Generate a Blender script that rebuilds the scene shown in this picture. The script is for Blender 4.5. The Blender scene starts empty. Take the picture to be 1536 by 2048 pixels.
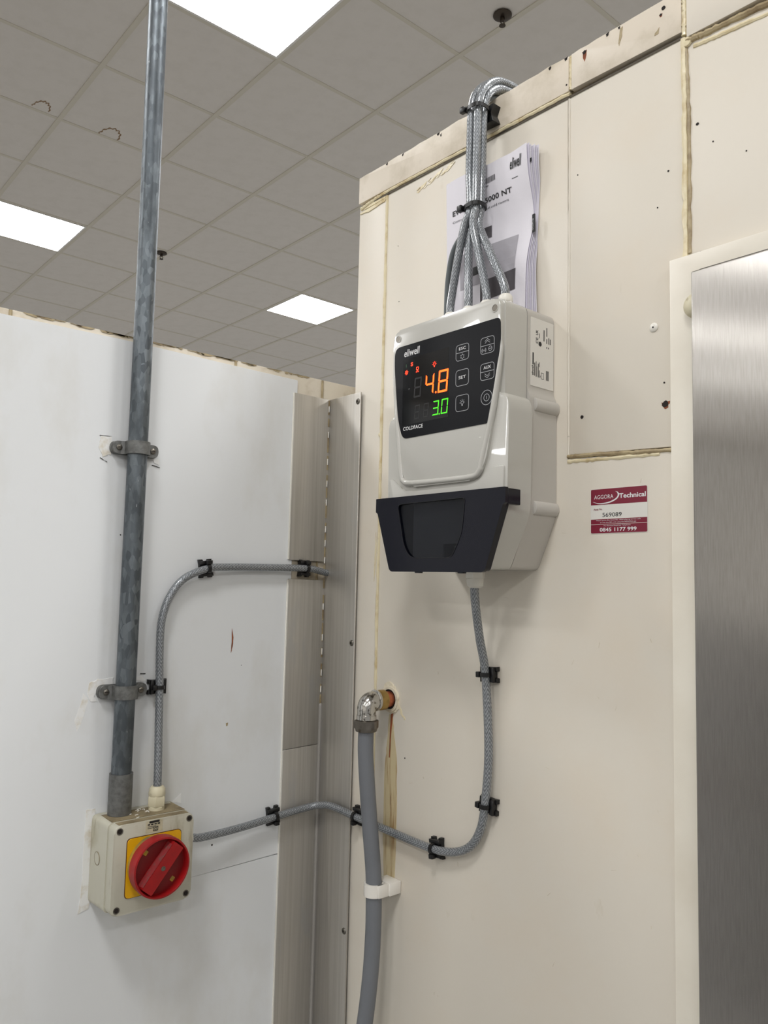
import bpy, bmesh, math, random
from mathutils import Matrix, Vector, noise
random.seed(7)
S = bpy.context.scene
COL = S.collection
# ------------------------------------------------------------------ camera
cam_d = bpy.data.cameras.new('camera'); cam = bpy.data.objects.new('camera', cam_d); COL.objects.link(cam)
cam_d.sensor_fit = 'HORIZONTAL'; cam_d.sensor_width = 36.0; cam_d.lens = 36.0 * 1578.21 / 1536
cam_d.clip_start = 0.02; cam_d.clip_end = 60
R_ = Vector((0.75778318, -0.65207964, 0.02359648)); U_ = Vector((-0.07538953, -0.05157511, 0.99581948)); F_ = Vector((0.64813661, 0.75639418, 0.08824273))
CAM = Vector((-0.78, -1.05144, 1.5))
cam.matrix_world = Matrix(((R_.x, U_.x, -F_.x, CAM.x), (R_.y, U_.y, -F_.y, CAM.y), (R_.z, U_.z, -F_.z, CAM.z), (0, 0, 0, 1)))
S.camera = cam
# ------------------------------------------------------------------ world, exposure
W = bpy.data.worlds.new('world'); S.world = W; W.use_nodes = True
W.node_tree.nodes['Background'].inputs[0].default_value = (0.9, 0.95, 1.0, 1)
W.node_tree.nodes['Background'].inputs[1].default_value = 0.25
S.view_settings.view_transform = 'Standard'; S.view_settings.look = 'None'
S.view_settings.exposure = 1.52; S.view_settings.gamma = 1.0; S.view_settings.use_curve_mapping = False
S.cycles.caustics_reflective = False; S.cycles.blur_glossy = 4.0; S.cycles.adaptive_threshold = 0.003
LED = 14.0
CEIL = 3.92
# ------------------------------------------------------------------ material helpers
def lin(c):
    f = lambda v: (v / 12.92) if v <= 0.04045 else ((v + 0.055) / 1.055) ** 2.4
    return tuple(f(v / 255.0) for v in c) + (1.0,)
def mat(name, rgb, rough=0.5, metal=0.0, coat=0.0, spec=0.5, emit=None, trans=0.0):
    m = bpy.data.materials.new(name); m.use_nodes = True
    b = m.node_tree.nodes['Principled BSDF']
    b.inputs['Base Color'].default_value = lin(rgb); b.inputs['Roughness'].default_value = rough
    b.inputs['Metallic'].default_value = metal; b.inputs['Coat Weight'].default_value = coat
    b.inputs['Specular IOR Level'].default_value = spec
    b.inputs['Transmission Weight'].default_value = trans
    if emit:
        b.inputs['Emission Color'].default_value = lin(rgb); b.inputs['Emission Strength'].default_value = emit
    return m
def nd(m, t, **kw):
    n = m.node_tree.nodes.new(t)
    for k, v in kw.items(): setattr(n, k, v)
    return n
def ln(m, a, b): m.node_tree.links.new(a, b)
def bsdf(m): return m.node_tree.nodes['Principled BSDF']
def coords(m, scale, kind='Object'):
    tc = nd(m, 'ShaderNodeTexCoord'); mp = nd(m, 'ShaderNodeMapping'); mp.inputs['Scale'].default_value = scale
    ln(m, tc.outputs[kind], mp.inputs['Vector']); return mp.outputs[0]
def mottle(m, rgb2, scale=(8, 8, 8), lo=0.45, hi=0.75, detail=6, src=None, rough=0.6, ns=1.0):
    """mix a second colour into the base colour through noise"""
    b = bsdf(m); n = nd(m, 'ShaderNodeTexNoise'); n.inputs['Scale'].default_value = ns
    n.inputs['Detail'].default_value = detail; n.inputs['Roughness'].default_value = rough
    ln(m, coords(m, scale), n.inputs['Vector'])
    r = nd(m, 'ShaderNodeMapRange'); r.inputs['From Min'].default_value = lo; r.inputs['From Max'].default_value = hi
    ln(m, n.outputs['Fac'], r.inputs['Value'])
    mx = nd(m, 'ShaderNodeMix', data_type='RGBA')
    old = b.inputs['Base Color']
    if old.is_linked: ln(m, old.links[0].from_socket, mx.inputs['A'])
    else: mx.inputs['A'].default_value = old.default_value[:]
    mx.inputs['B'].default_value = lin(rgb2); ln(m, r.outputs[0], mx.inputs['Factor'])
    ln(m, mx.outputs['Result'], old); return m
def bump(m, scale=(60, 60, 60), strength=0.1, dist=0.001, detail=4):
    n = nd(m, 'ShaderNodeTexNoise'); n.inputs['Scale'].default_value = 1; n.inputs['Detail'].default_value = detail
    ln(m, coords(m, scale), n.inputs['Vector'])
    bp = nd(m, 'ShaderNodeBump'); bp.inputs['Strength'].default_value = strength; bp.inputs['Distance'].default_value = dist
    ln(m, n.outputs['Fac'], bp.inputs['Height']); ln(m, bp.outputs[0], bsdf(m).inputs['Normal']); return m
# ------------------------------------------------------------------ materials
M = {}
M['sheet'] = mottle(mat('white_sheet', (228, 230, 231), 0.6, spec=0.12), (216, 215, 210), (6, 3, 6), 0.5, 0.75)
M['cream'] = bump(mottle(mottle(mat('cream_panel', (222, 215, 202), 0.45, spec=0.35), (222, 212, 196), (5, 5, 3), 0.48, 0.72), (206, 197, 178), (22, 9, 22), 0.68, 0.8), (9, 9, 9), 0.05, 0.002, 2)
M['cream_strip'] = bump(mottle(mottle(mat('cream_strip', (228, 217, 200), 0.4), (202, 190, 168), (16, 16, 16), 0.45, 0.7), (120, 100, 80), (60, 60, 60), 0.72, 0.78), (40, 40, 40), 0.2, 0.002)
M['panel_top'] = mottle(mat('old_panel', (214, 205, 188), 0.5), (168, 152, 124), (14, 14, 14), 0.48, 0.7)
M['seal'] = bump(mottle(mat('aged_sealant', (228, 216, 182), 0.3), (192, 168, 116), (30, 30, 30), 0.5, 0.72), (80, 80, 30), 0.4, 0.002)
M['seal_dark'] = mottle(mat('brown_sealant', (176, 160, 126), 0.45), (128, 108, 78), (40, 40, 40), 0.45, 0.7)
M['core'] = mat('panel_core', (150, 138, 112), 0.8)
M['dark'] = mat('dark_gap', (30, 28, 26), 0.7)
M['hole'] = mat('hole_dark', (26, 18, 14), 0.8)
M['rust'] = mottle(mat('rust_stain', (150, 78, 40), 0.7), (100, 52, 28), (90, 90, 90), 0.4, 0.7)
M['tile'] = bump(mottle(mat('ceiling_tile', (230, 225, 219), 0.95, spec=0.1), (224, 219, 212), (12, 12, 12), 0.45, 0.8), (160, 160, 160), 0.06, 0.001)
M['rail'] = mat('ceiling_rail', (216, 210, 196), 0.6)
M['tile_stain'] = mat('water_stain', (150, 124, 96), 0.9)
# (the diffuser shines downwards only)
M['led'] = mat('led_diffuser', (252, 252, 252), 0.5, emit=LED)
M['led'].cycles.emission_sampling = 'FRONT'
M['led_frame'] = mat('led_frame', (235, 233, 228), 0.5)
M['floor'] = mottle(mat('shop_floor', (138, 137, 135), 0.35), (126, 125, 122), (3, 3, 3), 0.4, 0.7)
M['farwall'] = mat('store_wall', (180, 180, 180), 0.8)
M['farwall_light'] = mat('store_wall_white', (232, 228, 222), 0.8)
M['alu'] = mat('brushed_aluminium', (196, 192, 185), 0.42, 0.72)
mottle(M['alu'], (184, 180, 172), (240, 3, 240), 0.4, 0.65)
mottle(M['alu'], (166, 161, 152), (90, 1.2, 90), 0.62, 0.75)
bump(M['alu'], (500, 5, 500), 0.1, 0.0006)
M['alu_low'] = M['alu'].copy(); M['alu_low'].name = 'stained_aluminium'
mottle(M['alu_low'], (186, 184, 180), (26, 7, 26), 0.56, 0.66)
M['galv'] = mat('galvanised_steel', (128, 133, 136), 0.42, 0.7)
def galv(m):
    v = nd(m, 'ShaderNodeTexVoronoi'); v.inputs['Scale'].default_value = 1; ln(m, coords(m, (190, 80, 190)), v.inputs['Vector'])
    r = nd(m, 'ShaderNodeValToRGB'); r.color_ramp.elements[0].color = lin((84, 90, 95)); r.color_ramp.elements[1].color = lin((120, 127, 132))
    sp = nd(m, 'ShaderNodeSeparateColor'); ln(m, v.outputs['Color'], sp.inputs[0]); ln(m, sp.outputs[0], r.inputs[0])
    ln(m, r.outputs[0], bsdf(m).inputs['Base Color'])
    mottle(m, (78, 83, 87), (40, 12, 40), 0.45, 0.7); mottle(m, (176, 180, 182), (220, 60, 220), 0.68, 0.74)
galv(M['galv'])
M['cast'] = bump(mottle(mat('cast_zinc', (120, 121, 119), 0.5, 0.55), (92, 92, 90), (120, 120, 120), 0.4, 0.7), (300, 300, 300), 0.3, 0.001)
M['screw'] = mat('screw_steel', (120, 116, 108), 0.35, 0.9)
M['iso'] = bump(mottle(mottle(mat('isolator_plastic', (192, 189, 173), 0.45), (164, 158, 134), (14, 14, 14), 0.5, 0.75), (128, 112, 80), (40, 7, 40), 0.60, 0.8), (150, 150, 150), 0.15, 0.0008)
M['iso_top'] = bump(mottle(mat('dusty_plastic', (150, 136, 106), 0.75), (96, 82, 58), (40, 40, 40), 0.4, 0.7), (120, 120, 120), 0.4, 0.001)
M['gland_old'] = mottle(mat('aged_gland', (214, 206, 178), 0.45), (120, 102, 68), (50, 50, 50), 0.58, 0.78)
M['yellow'] = mottle(mat('yellow_plate', (226, 170, 6), 0.45), (196, 158, 40), (30, 30, 30), 0.55, 0.75)
M['yellow_old'] = mottle(mat('grimy_yellow', (190, 152, 40), 0.5), (120, 104, 70), (30, 30, 30), 0.45, 0.65)
M['red'] = mottle(mat('red_knob', (160, 16, 20), 0.4), (134, 20, 22), (40, 40, 40), 0.45, 0.7)
M['red_floor'] = mat('deep_red', (116, 4, 9), 0.45)
M['red_dust'] = mottle(mat('dusty_red', (140, 40, 42), 0.8), (112, 70, 66), (200, 200, 200), 0.5, 0.65)
M['lid'] = mat('controller_grey', (190, 188, 181), 0.24, coat=0.5)
M['base'] = mat('controller_base', (188, 184, 177), 0.42)
M['black_face'] = mat('black_faceplate', (16, 17, 21), 0.3, spec=0.14)
M['display'] = mat('display_black', (5, 5, 7), 0.12)
M['print_white'] = mat('white_print', (225, 225, 225), 0.5)
M['print_grey'] = mat('grey_print', (170, 171, 174), 0.5)
M['print_black'] = mat('black_print', (22, 22, 24), 0.6)
M['print_mid'] = mat('grey_ink', (120, 118, 122), 0.6)
M['seg_orange'] = mat('orange_led', (255, 78, 8), 0.5, emit=1.35)
M['seg_green'] = mat('green_led', (60, 200, 20), 0.5, emit=0.55)
M['seg_red'] = mat('red_led', (255, 50, 20), 0.5, emit=1.0)
M['seg_off'] = mat('unlit_segment', (20, 19, 21), 0.3)
M['smoke'] = mat('smoked_plastic', (13, 14, 26), 0.24, spec=0.3)
M['pane'] = mat('smoked_window', (8, 10, 18), 0.05, spec=0.3); bsdf(M['pane']).inputs['Alpha'].default_value = 0.64
M['inner'] = mat('inner_label', (205, 212, 226), 0.6)
M['white_plastic'] = mat('white_plastic', (232, 229, 220), 0.35)
M['paper'] = bump(mat('paper', (232, 229, 236), 0.85), (40, 40, 20), 0.2, 0.002)
M['paper_back'] = mat('paper_inner', (218, 214, 228), 0.85)
M['pic_light'] = mat('printed_light_grey', (176, 173, 180), 0.85)
M['pic_dark'] = mat('printed_dark_grey', (84, 80, 84), 0.85)
M['label'] = mat('white_label', (222, 219, 212), 0.45)
M['maroon'] = mat('maroon_print', (122, 18, 46), 0.4)
M['blackp'] = mat('black_nylon', (12, 12, 13), 0.38)
M['flex'] = mat('grey_flex', (86, 92, 94), 0.5)
M['hose'] = mottle(mat('grey_pvc_pipe', (112, 115, 120), 0.5), (104, 107, 112), (10, 10, 10), 0.45, 0.7)
M['chrome'] = bump(mottle(mat('chrome', (205, 203, 198), 0.16, 1.0), (110, 104, 96), (160, 160, 160), 0.56, 0.64), (220, 220, 220), 0.15, 0.0006)
M['nut'] = mottle(mat('dull_nickel', (122, 117, 109), 0.3, 1.0), (98, 92, 84), (60, 60, 60), 0.5, 0.7)
M['brass'] = mottle(mat('brass', (176, 146, 88), 0.34, 0.9), (128, 104, 66), (70, 70, 70), 0.45, 0.7)
M['copper'] = mottle(mat('copper', (196, 116, 84), 0.45, 0.8), (140, 74, 48), (70, 70, 70), 0.5, 0.7)
M['clip_white'] = mottle(mat('white_clip', (232, 228, 220), 0.4), (200, 176, 140), (30, 30, 30), 0.64, 0.8)
M['doorframe'] = mottle(mat('door_frame_white', (228, 222, 208), 0.35), (216, 208, 192), (4, 4, 2), 0.45, 0.7)
M['plaster'] = bump(mottle(mat('filler', (226, 216, 194), 0.7), (180, 160, 124), (60, 60, 60), 0.5, 0.7), (160, 160, 160), 0.6, 0.002)
M['film'] = mottle(mat('peeled_film', (236, 236, 234), 0.5), (206, 196, 174), (40, 40, 40), 0.5, 0.7)
M['sprinkler'] = mat('sprinkler_bronze', (74, 66, 58), 0.4, 0.8)
def steel_door():
    m = mat('brushed_steel', (176, 172, 167), 0.27, 1.0); b = bsdf(m)
    b.inputs['Anisotropic'].default_value = 1.0
    t = nd(m, 'ShaderNodeTangent'); t.direction_type = 'UV_MAP'; t.uv_map = 'UVMap'
    ln(m, t.outputs[0], b.inputs['Tangent'])
    mottle(m, (164, 160, 155), (700, 40, 1), 0.4, 0.7)
    return m
M['steel'] = steel_door()
def braid():
    """clear sheath over a steel braid: two crossing helices on the tube's own UVs"""
    m = mat('braided_cable', (120, 124, 126), 0.35, 0.35, coat=0.7); b = bsdf(m)
    tc = nd(m, 'ShaderNodeTexCoord'); sp = nd(m, 'ShaderNodeSeparateXYZ'); ln(m, tc.outputs['UV'], sp.inputs[0])
    def math_(op, x, y=None):
        n = nd(m, 'ShaderNodeMath', operation=op)
        for k, q in enumerate((x, y)):
            if q is None: continue
            if isinstance(q, (int, float)): n.inputs[k].default_value = q
            else: ln(m, q, n.inputs[k])
        return n.outputs[0]
    tri = math_('PINGPONG', math_('MULTIPLY', sp.outputs['Y'], 8.0), 1.0)       # zigzag round the tube
    ph = math_('ADD', math_('DIVIDE', sp.outputs['X'], 0.0054), math_('MULTIPLY', tri, 1.5))
    w1 = math_('PINGPONG', ph, 0.5)
    nz = nd(m, 'ShaderNodeTexNoise'); nz.inputs['Scale'].default_value = 420; ln(m, tc.outputs['Object'], nz.inputs['Vector'])
    val = math_('ADD', math_('MULTIPLY', w1, 1.1), math_('MULTIPLY', nz.outputs['Fac'], 0.75))
    class mx: outputs = [val]
    r = nd(m, 'ShaderNodeValToRGB'); e = r.color_ramp.elements
    e[0].position = 0.2; e[0].color = lin((80, 85, 89)); e[1].position = 0.95; e[1].color = lin((166, 170, 174))
    x = e.new(0.6); x.color = lin((118, 122, 126))
    ln(m, mx.outputs[0], r.inputs[0]); ln(m, r.outputs[0], b.inputs['Base Color'])
    bp = nd(m, 'ShaderNodeBump'); bp.inputs['Strength'].default_value = 0.5; bp.inputs['Distance'].default_value = 0.0006
    ln(m, mx.outputs[0], bp.inputs['Height']); ln(m, bp.outputs[0], b.inputs['Normal'])
    return m
M['braid'] = braid()
def stain_mat():
    m = mat('drip_stain', (200, 184, 146), 0.4); mottle(m, (150, 112, 62), (150, 10, 150), 0.5, 0.68); mottle(m, (96, 60, 30), (260, 14, 260), 0.64, 0.72); return m
M['drip'] = stain_mat()
# ------------------------------------------------------------------ mesh helpers (local frame: x right, y up, z out of the wall)
def rpoly(pts, r, n=5):
    """polygon with rounded corners; r a number or one radius per corner"""
    out = []; k = len(pts)
    for i in range(k):
        p = Vector(pts[i]); a = Vector(pts[i - 1]); c = Vector(pts[(i + 1) % k]); q = r[i] if isinstance(r, (list, tuple)) else r
        if q <= 0: out.append((p.x, p.y)); continue
        u = (a - p); v = (c - p); q = min(q, u.length * 0.49, v.length * 0.49); u.normalize(); v.normalize()
        A = p + u * q; B = p + v * q
        for t in range(n + 1):
            s = t / n; w = A * (1 - s) ** 2 + p * 2 * s * (1 - s) + B * s * s; out.append((w.x, w.y))
    return out
def rrect(x0, x1, y0, y1, r=0.0, n=5):
    return rpoly([(x0, y0), (x1, y0), (x1, y1), (x0, y1)], r, n)
def area2(p): return sum(p[i - 1][0] * p[i][1] - p[i][0] * p[i - 1][1] for i in range(len(p)))
def prism(bm, pts, z0, z1, bev=0.0, seg=2, top=None):
    """extruded polygon; bev rounds the front edge; top: a second outline for a tapered front"""
    if area2(pts) < 0:
        pts = pts[::-1]; top = top[::-1] if top else None
    top = top or pts
    lo = [bm.verts.new((x, y, z0)) for x, y in pts]; hi = [bm.verts.new((x, y, z1)) for x, y in top]
    bm.faces.new(lo[::-1]); f = bm.faces.new(hi); k = len(pts)
    for i in range(k): bm.faces.new((lo[i], lo[(i + 1) % k], hi[(i + 1) % k], hi[i]))
    if bev > 0: bmesh.ops.bevel(bm, geom=list(f.edges), offset=bev, segments=seg, affect='EDGES', profile=0.5, clamp_overlap=True)
def box(bm, x0, x1, y0, y1, z0, z1, bev=0.0, seg=2):
    vs = [bm.verts.new((x, y, z)) for z in (z0, z1) for y in (y0, y1) for x in (x0, x1)]
    fs = [bm.faces.new([vs[i] for i in f]) for f in ((0, 2, 3, 1), (4, 5, 7, 6), (0, 1, 5, 4), (1, 3, 7, 5), (3, 2, 6, 7), (2, 0, 4, 6))]
    if bev > 0: bmesh.ops.bevel(bm, geom=list({e for f in fs for e in f.edges}), offset=bev, segments=seg, affect='EDGES', profile=0.5, clamp_overlap=True)
def lathe(bm, prof, n=24, Mx=None, hexa=()):
    """revolve (r, z) about z; rings whose index is in hexa become hexagonal"""
    rings = []; Mx = Mx or Matrix.Identity(4)
    for i, (r, z) in enumerate(prof):
        ring = []
        for k in range(n):
            a = 2 * math.pi * k / n; q = r
            if i in hexa:
                s = (a % (math.pi / 3)) - math.pi / 6; q = r * math.cos(math.pi / 6) / math.cos(s)
            ring.append(bm.verts.new(Mx @ Vector((q * math.cos(a), q * math.sin(a), z))))
        rings.append(ring)
    for a, b in zip(rings, rings[1:]):
        for k in range(n): bm.faces.new((a[k], a[(k + 1) % n], b[(k + 1) % n], b[k]))
    bm.faces.new(rings[0][::-1]); bm.faces.new(rings[-1])
def smooth_path(pts, per=8):
    P = [Vector(p) for p in pts]; P = [P[0] * 2 - P[1]] + P + [P[-1] * 2 - P[-2]]; out = []
    for i in range(1, len(P) - 2):
        a, b, c, d = P[i - 1:i + 3]
        for k in range(per):
            t = k / per
            out.append(0.5 * ((2 * b) + (c - a) * t + (2 * a - 5 * b + 4 * c - d) * t * t + (3 * b - a - 3 * c + d) * t ** 3))
    out.append(P[-2]); return out
def tube(bm, pts, r, n=14, per=8, flat=1.0, smooth=True):
    path = smooth_path(pts, per) if smooth and len(pts) > 2 else [Vector(p) for p in pts]
    uvl = bm.loops.layers.uv.verify(); N = None; rings = []; L = [0.0]
    for i in range(1, len(path)): L.append(L[-1] + (path[i] - path[i - 1]).length)
    for i, p in enumerate(path):
        T = (path[min(i + 1, len(path) - 1)] - path[max(i - 1, 0)]).normalized()
        if N is None: N = T.orthogonal()
        N = (N - T * N.dot(T)).normalized(); B = T.cross(N)
        q = r(i / (len(path) - 1)) if callable(r) else r
        rings.append([bm.verts.new(p + N * q * math.cos(2 * math.pi * k / n) + B * q * flat * math.sin(2 * math.pi * k / n)) for k in range(n)])
    for i in range(len(rings) - 1):
        for k in range(n):
            k2 = (k + 1) % n
            f = bm.faces.new((rings[i][k], rings[i][k2], rings[i + 1][k2], rings[i + 1][k]))
            for lp, uv in zip(f.loops, ((L[i], k / n), (L[i], (k + 1) / n), (L[i + 1], (k + 1) / n), (L[i + 1], k / n))): lp[uvl].uv = uv
    bm.faces.new(rings[0][::-1]); bm.faces.new(rings[-1])
def blob_poly(bm, pts, z0, z1, jit=0.0006, sub=3):
    """flat irregular flake from an outline"""
    out = []
    for i in range(len(pts)):
        a = Vector(pts[i]); b = Vector(pts[(i + 1) % len(pts)])
        for k in range(sub):
            p = a.lerp(b, k / sub); out.append((p.x + random.uniform(-jit, jit), p.y + random.uniform(-jit, jit)))
    prism(bm, out, z0, z1)
def obj(name, bm, m, parent=None, label=None, smooth=40, kind=None):
    me = bpy.data.meshes.new(name); bmesh.ops.recalc_face_normals(bm, faces=bm.faces[:])
    bm.to_mesh(me); bm.free()
    me.materials.append(M[m] if isinstance(m, str) else m)
    o = bpy.data.objects.new(name, me); COL.objects.link(o)
    if parent: o.parent = parent
    if label: o['label'] = label
    if kind: o['kind'] = kind
    if smooth:
        me.shade_smooth(); me.set_sharp_from_angle(angle=math.radians(smooth))
    return o
def B(): return bmesh.new()
def tag(o, label, cat, group=None):
    o['label'] = label; o['category'] = cat
    if group: o['group'] = group
    return o
def MR(u=0, z=0, d=0):      # frame on the right wall (plane x = 0): x along the wall to the right, y up, z out
    return Matrix(((0, 0, -1, -d), (-1, 0, 0, -u), (0, 1, 0, z), (0, 0, 0, 1)))
def ML(x=0, z=0, d=0):      # frame on the left wall (plane y = 0)
    return Matrix(((1, 0, 0, x), (0, 0, -1, -d), (0, 1, 0, z), (0, 0, 0, 1)))
def thing(name, label, cat, Mx, group=None):
    o = bpy.data.objects.new(name, None); COL.objects.link(o); o.matrix_world = Mx; o.empty_display_size = 0.02
    return tag(o, label, cat, group)
def structure(name, bm, m, Mx=None):
    o = obj(name, bm, m, kind='structure')
    if Mx: o.matrix_world = Mx
    return o
QUEUE = []
def text(s, x0, x1, y0, y1, z, m, parent, bold=0.0, shear=0.0, rot=0.0, name='lettering', h=0.00012):
    """lettering fitted to a rectangle in the parent's frame (rot in degrees turns it inside that rectangle)"""
    c = bpy.data.curves.new(name, 'FONT'); c.body = s; c.size = 1.0; c.offset = bold; c.shear = shear; c.resolution_u = 3
    o = bpy.data.objects.new('tmp', c); COL.objects.link(o); QUEUE.append((o, x0, x1, y0, y1, z, m, parent, rot, name, h))
def flush_text():
    bpy.context.view_layer.update(); dg = bpy.context.evaluated_depsgraph_get()
    for (o, x0, x1, y0, y1, z, m, parent, rot, name, h) in QUEUE:
        me = bpy.data.meshes.new_from_object(o.evaluated_get(dg)); me.name = name
        if not me.vertices: continue
        a = math.radians(rot); ca, sa = math.cos(a), math.sin(a)
        V = [(v.co.x * ca - v.co.y * sa, v.co.x * sa + v.co.y * ca) for v in me.vertices]
        ax, bx = min(p[0] for p in V), max(p[0] for p in V); ay, by = min(p[1] for p in V), max(p[1] for p in V)
        for v, p in zip(me.vertices, V):
            v.co = (x0 + (p[0] - ax) / (bx - ax) * (x1 - x0), y0 + (p[1] - ay) / (by - ay) * (y1 - y0), z + h)
        me.materials.clear(); me.materials.append(M[m])
        n = bpy.data.objects.new(name, me); COL.objects.link(n); n.parent = parent
    for q in QUEUE:
        c = q[0].data; bpy.data.objects.remove(q[0]); bpy.data.curves.remove(c)
def outline_ring(bm, pts, w, z0, z1):
    """a band of width w inside a closed outline"""
    if area2(pts) < 0: pts = pts[::-1]
    k = len(pts); inner = []
    for i in range(k):
        a, p, c = Vector(pts[i - 1]), Vector(pts[i]), Vector(pts[(i + 1) % k])
        n1 = Vector((-(p - a).y, (p - a).x)).normalized(); n2 = Vector((-(c - p).y, (c - p).x)).normalized()
        n = (n1 + n2); n = n / max(0.3, n.length_squared / 2); q = p + n * w; inner.append((q.x, q.y))
    A = [bm.verts.new((x, y, z1)) for x, y in pts]; C = [bm.verts.new((x, y, z1)) for x, y in inner]
    A0 = [bm.verts.new((x, y, z0)) for x, y in pts]; C0 = [bm.verts.new((x, y, z0)) for x, y in inner]
    for i in range(k):
        j = (i + 1) % k
        for f in ((A[i], A[j], C[j], C[i]), (A0[i], A0[j], A[j], A[i]), (C[i], C[j], C0[j], C0[i]), (C0[i], C0[j], A0[j], A0[i])): bm.faces.new(f)
    return inner
def circle(cx, cy, r, n=24): return [(cx + r * math.cos(2 * math.pi * k / n), cy + r * math.sin(2 * math.pi * k / n)) for k in range(n)]

# ================================================================== SETTING
# ---- floor and far walls of the store
b = B(); box(b, -9, 9, -10, 14, -0.1, 0.0); structure('floor', b, 'floor')
for nm, a in (('wall_back', (-9.1, -9, -10, 14)), ('wall_front', (9, 9.1, -10, 14)), ('wall_near', (-9, 9, -10.1, -10)), ('wall_far', (-9, 9, 14, 14.1))):
    b = B(); box(b, a[0], a[1], a[2], a[3], 0, CEIL + 0.05); structure(nm, b, 'farwall_light' if nm == 'wall_back' else 'farwall')
# ---- suspended ceiling: 0.6 m tiles in a rail grid
OX, OY, T = 1.0811, 2.5630, 0.6
b = B(); box(b, -9, 9, -10, 14, CEIL + 0.035, CEIL + 0.08); ceiling = structure('ceiling', b, 'tile')
LIGHTS = [(-1 + 4 * m, -2 + 5 * n) for m in range(-4, 4) for n in range(-4, 5)]
LIGHTS = [(i, j) for i, j in LIGHTS if -8.4 < OX + i * T < 7.8 and -9.4 < OY + j * T < 13]
I0, I1, J0, J1 = -5, 8, -4, 10
b = B(); box(b, 0.008, T - 0.008, 0.008, T - 0.008, 0.004, 0.024, 0.002, 1)
tile0 = obj('ceiling_tile', b, 'tile', ceiling, smooth=0); first = True
for i in range(I0, I1):
    for j in range(J0, J1):
        if (i, j) in LIGHTS: continue
        t = tile0 if first else tile0.copy()
        if not first: COL.objects.link(t)
        first = False; t.location = (OX + i * T, OY + j * T, CEIL)
def rail(x0, x1, y0, y1):
    b = B(); box(b, x0, x1, y0, y1, 0.0, 0.03); o = obj('ceiling_rail', b, 'rail', ceiling, smooth=0); o.location = (0, 0, CEIL); return o
for i in range(I0, I1 + 1): rail(OX + i * T - 0.012, OX + i * T + 0.012, OY + J0 * T, OY + J1 * T)
for j in range(J0, J1 + 1): rail(OX + I0 * T, OX + I1 * T, OY + j * T - 0.0105, OY + j * T + 0.0105).location.z = CEIL + 0.0015
# plain ceiling outside the part that can be seen
for nm, a in (('ceiling_field', (-9, OX + I0 * T, -10, 14)), ('ceiling_field', (OX + I1 * T, 9, -10, 14)), ('ceiling_field', (OX + I0 * T, OX + I1 * T, -10, OY + J0 * T)), ('ceiling_field', (OX + I0 * T, OX + I1 * T, OY + J1 * T, 14))):
    b = B(); box(b, a[0], a[1], a[2], a[3], 0.006, 0.03); o = obj(nm, b, 'tile', ceiling, smooth=0); o.location = (0, 0, CEIL)
# brown ring stains on two tiles
def ring_stain(x, y, rx, ry, a0, a1, rot):
    b = B(); pts = []
    for k in range(26):
        a = math.radians(a0 + (a1 - a0) * k / 25); w = 1 + 0.07 * math.sin(k * 1.7)
        px, py = rx * w * math.cos(a), ry * w * math.sin(a); c, s = math.cos(rot), math.sin(rot); pts.append((px * c - py * s, px * s + py * c))
    outer = [b.verts.new((p[0], p[1], 0)) for p in pts]; inner = [b.verts.new((p[0] * (0.86 + 0.05 * math.sin(i * 2.1)), p[1] * (0.86 + 0.05 * math.sin(i * 2.1)), 0)) for i, p in enumerate(pts)]
    for i in range(25): b.faces.new((outer[i], outer[i + 1], inner[i + 1], inner[i]))
    o = obj('water_stain', b, 'tile_stain', ceiling, smooth=0); o.location = (x, y, CEIL + 0.0035)
ring_stain(0.375, 3.145, 0.045, 0.095, 185, 355, 0.0)
ring_stain(0.742, 3.145, 0.055, 0.10, 175, 365, 0.0)
# ---- LED panels set into the ceiling
def led_panel(i, j, label, group=None):
    t = thing('ceiling_light', label, 'light', Matrix.Translation((OX + (i + 0.5) * T, OY + (j + 0.5) * T, CEIL)), group)
    b = B(); outline_ring(b, rrect(-0.288, 0.288, -0.288, 0.288), 0.012, -0.001, 0.02); obj('frame', b, 'led_frame', t, smooth=0)
    b = B(); b.faces.new([b.verts.new(p) for p in ((-0.276, -0.276, 0.004), (-0.276, 0.276, 0.004), (0.276, 0.276, 0.004), (0.276, -0.276, 0.004))]); d = obj('diffuser', b, 'led', t, smooth=0)
    if d.data.polygons[0].normal.z > 0: d.data.flip_normals()
    b = B(); box(b, -0.278, 0.278, -0.278, 0.278, 0.010, 0.024); obj('housing', b, 'led_frame', t, smooth=0)
    return t
for i, j in LIGHTS:
    if (i, j) == (-1, -2): led_panel(i, j, 'nearest glowing square ceiling light, above the galvanised pipe at the top edge')
    elif (i, j) == (-1, 3): led_panel(i, j, 'glowing square ceiling light cut by the left edge, behind the white partition')
    elif (i, j) == (3, 3): led_panel(i, j, 'smallest glowing ceiling light, a far diamond beside the cream wall corner')
    else: led_panel(i, j, 'glowing square ceiling light elsewhere in the store, out of the picture', 'ceiling lights outside the picture')

fx = thing('reflection_block', 'long dark block added out of the picture to darken the low reflection in the steel door', 'added block', Matrix.Translation((-2.25, 2.0, 0.0)))  # added unseen block that gives the steel door its dark lower reflection
b = B(); box(b, -0.45, 0.45, -2.2, 5.0, 0.0, 0.12); obj('plinth', b, 'dark', fx, smooth=0)
b = B(); box(b, -0.5, 0.5, -2.25, 5.05, 0.12, 1.30, 0.01); obj('body', b, mat('block_dark', (50, 47, 43), 0.6), fx, smooth=0)
b = B(); box(b, -0.52, 0.52, -2.3, 5.1, 1.30, 1.34, 0.005); obj('top', b, mat('block_top', (92, 88, 82), 0.5), fx, smooth=0)
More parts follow.
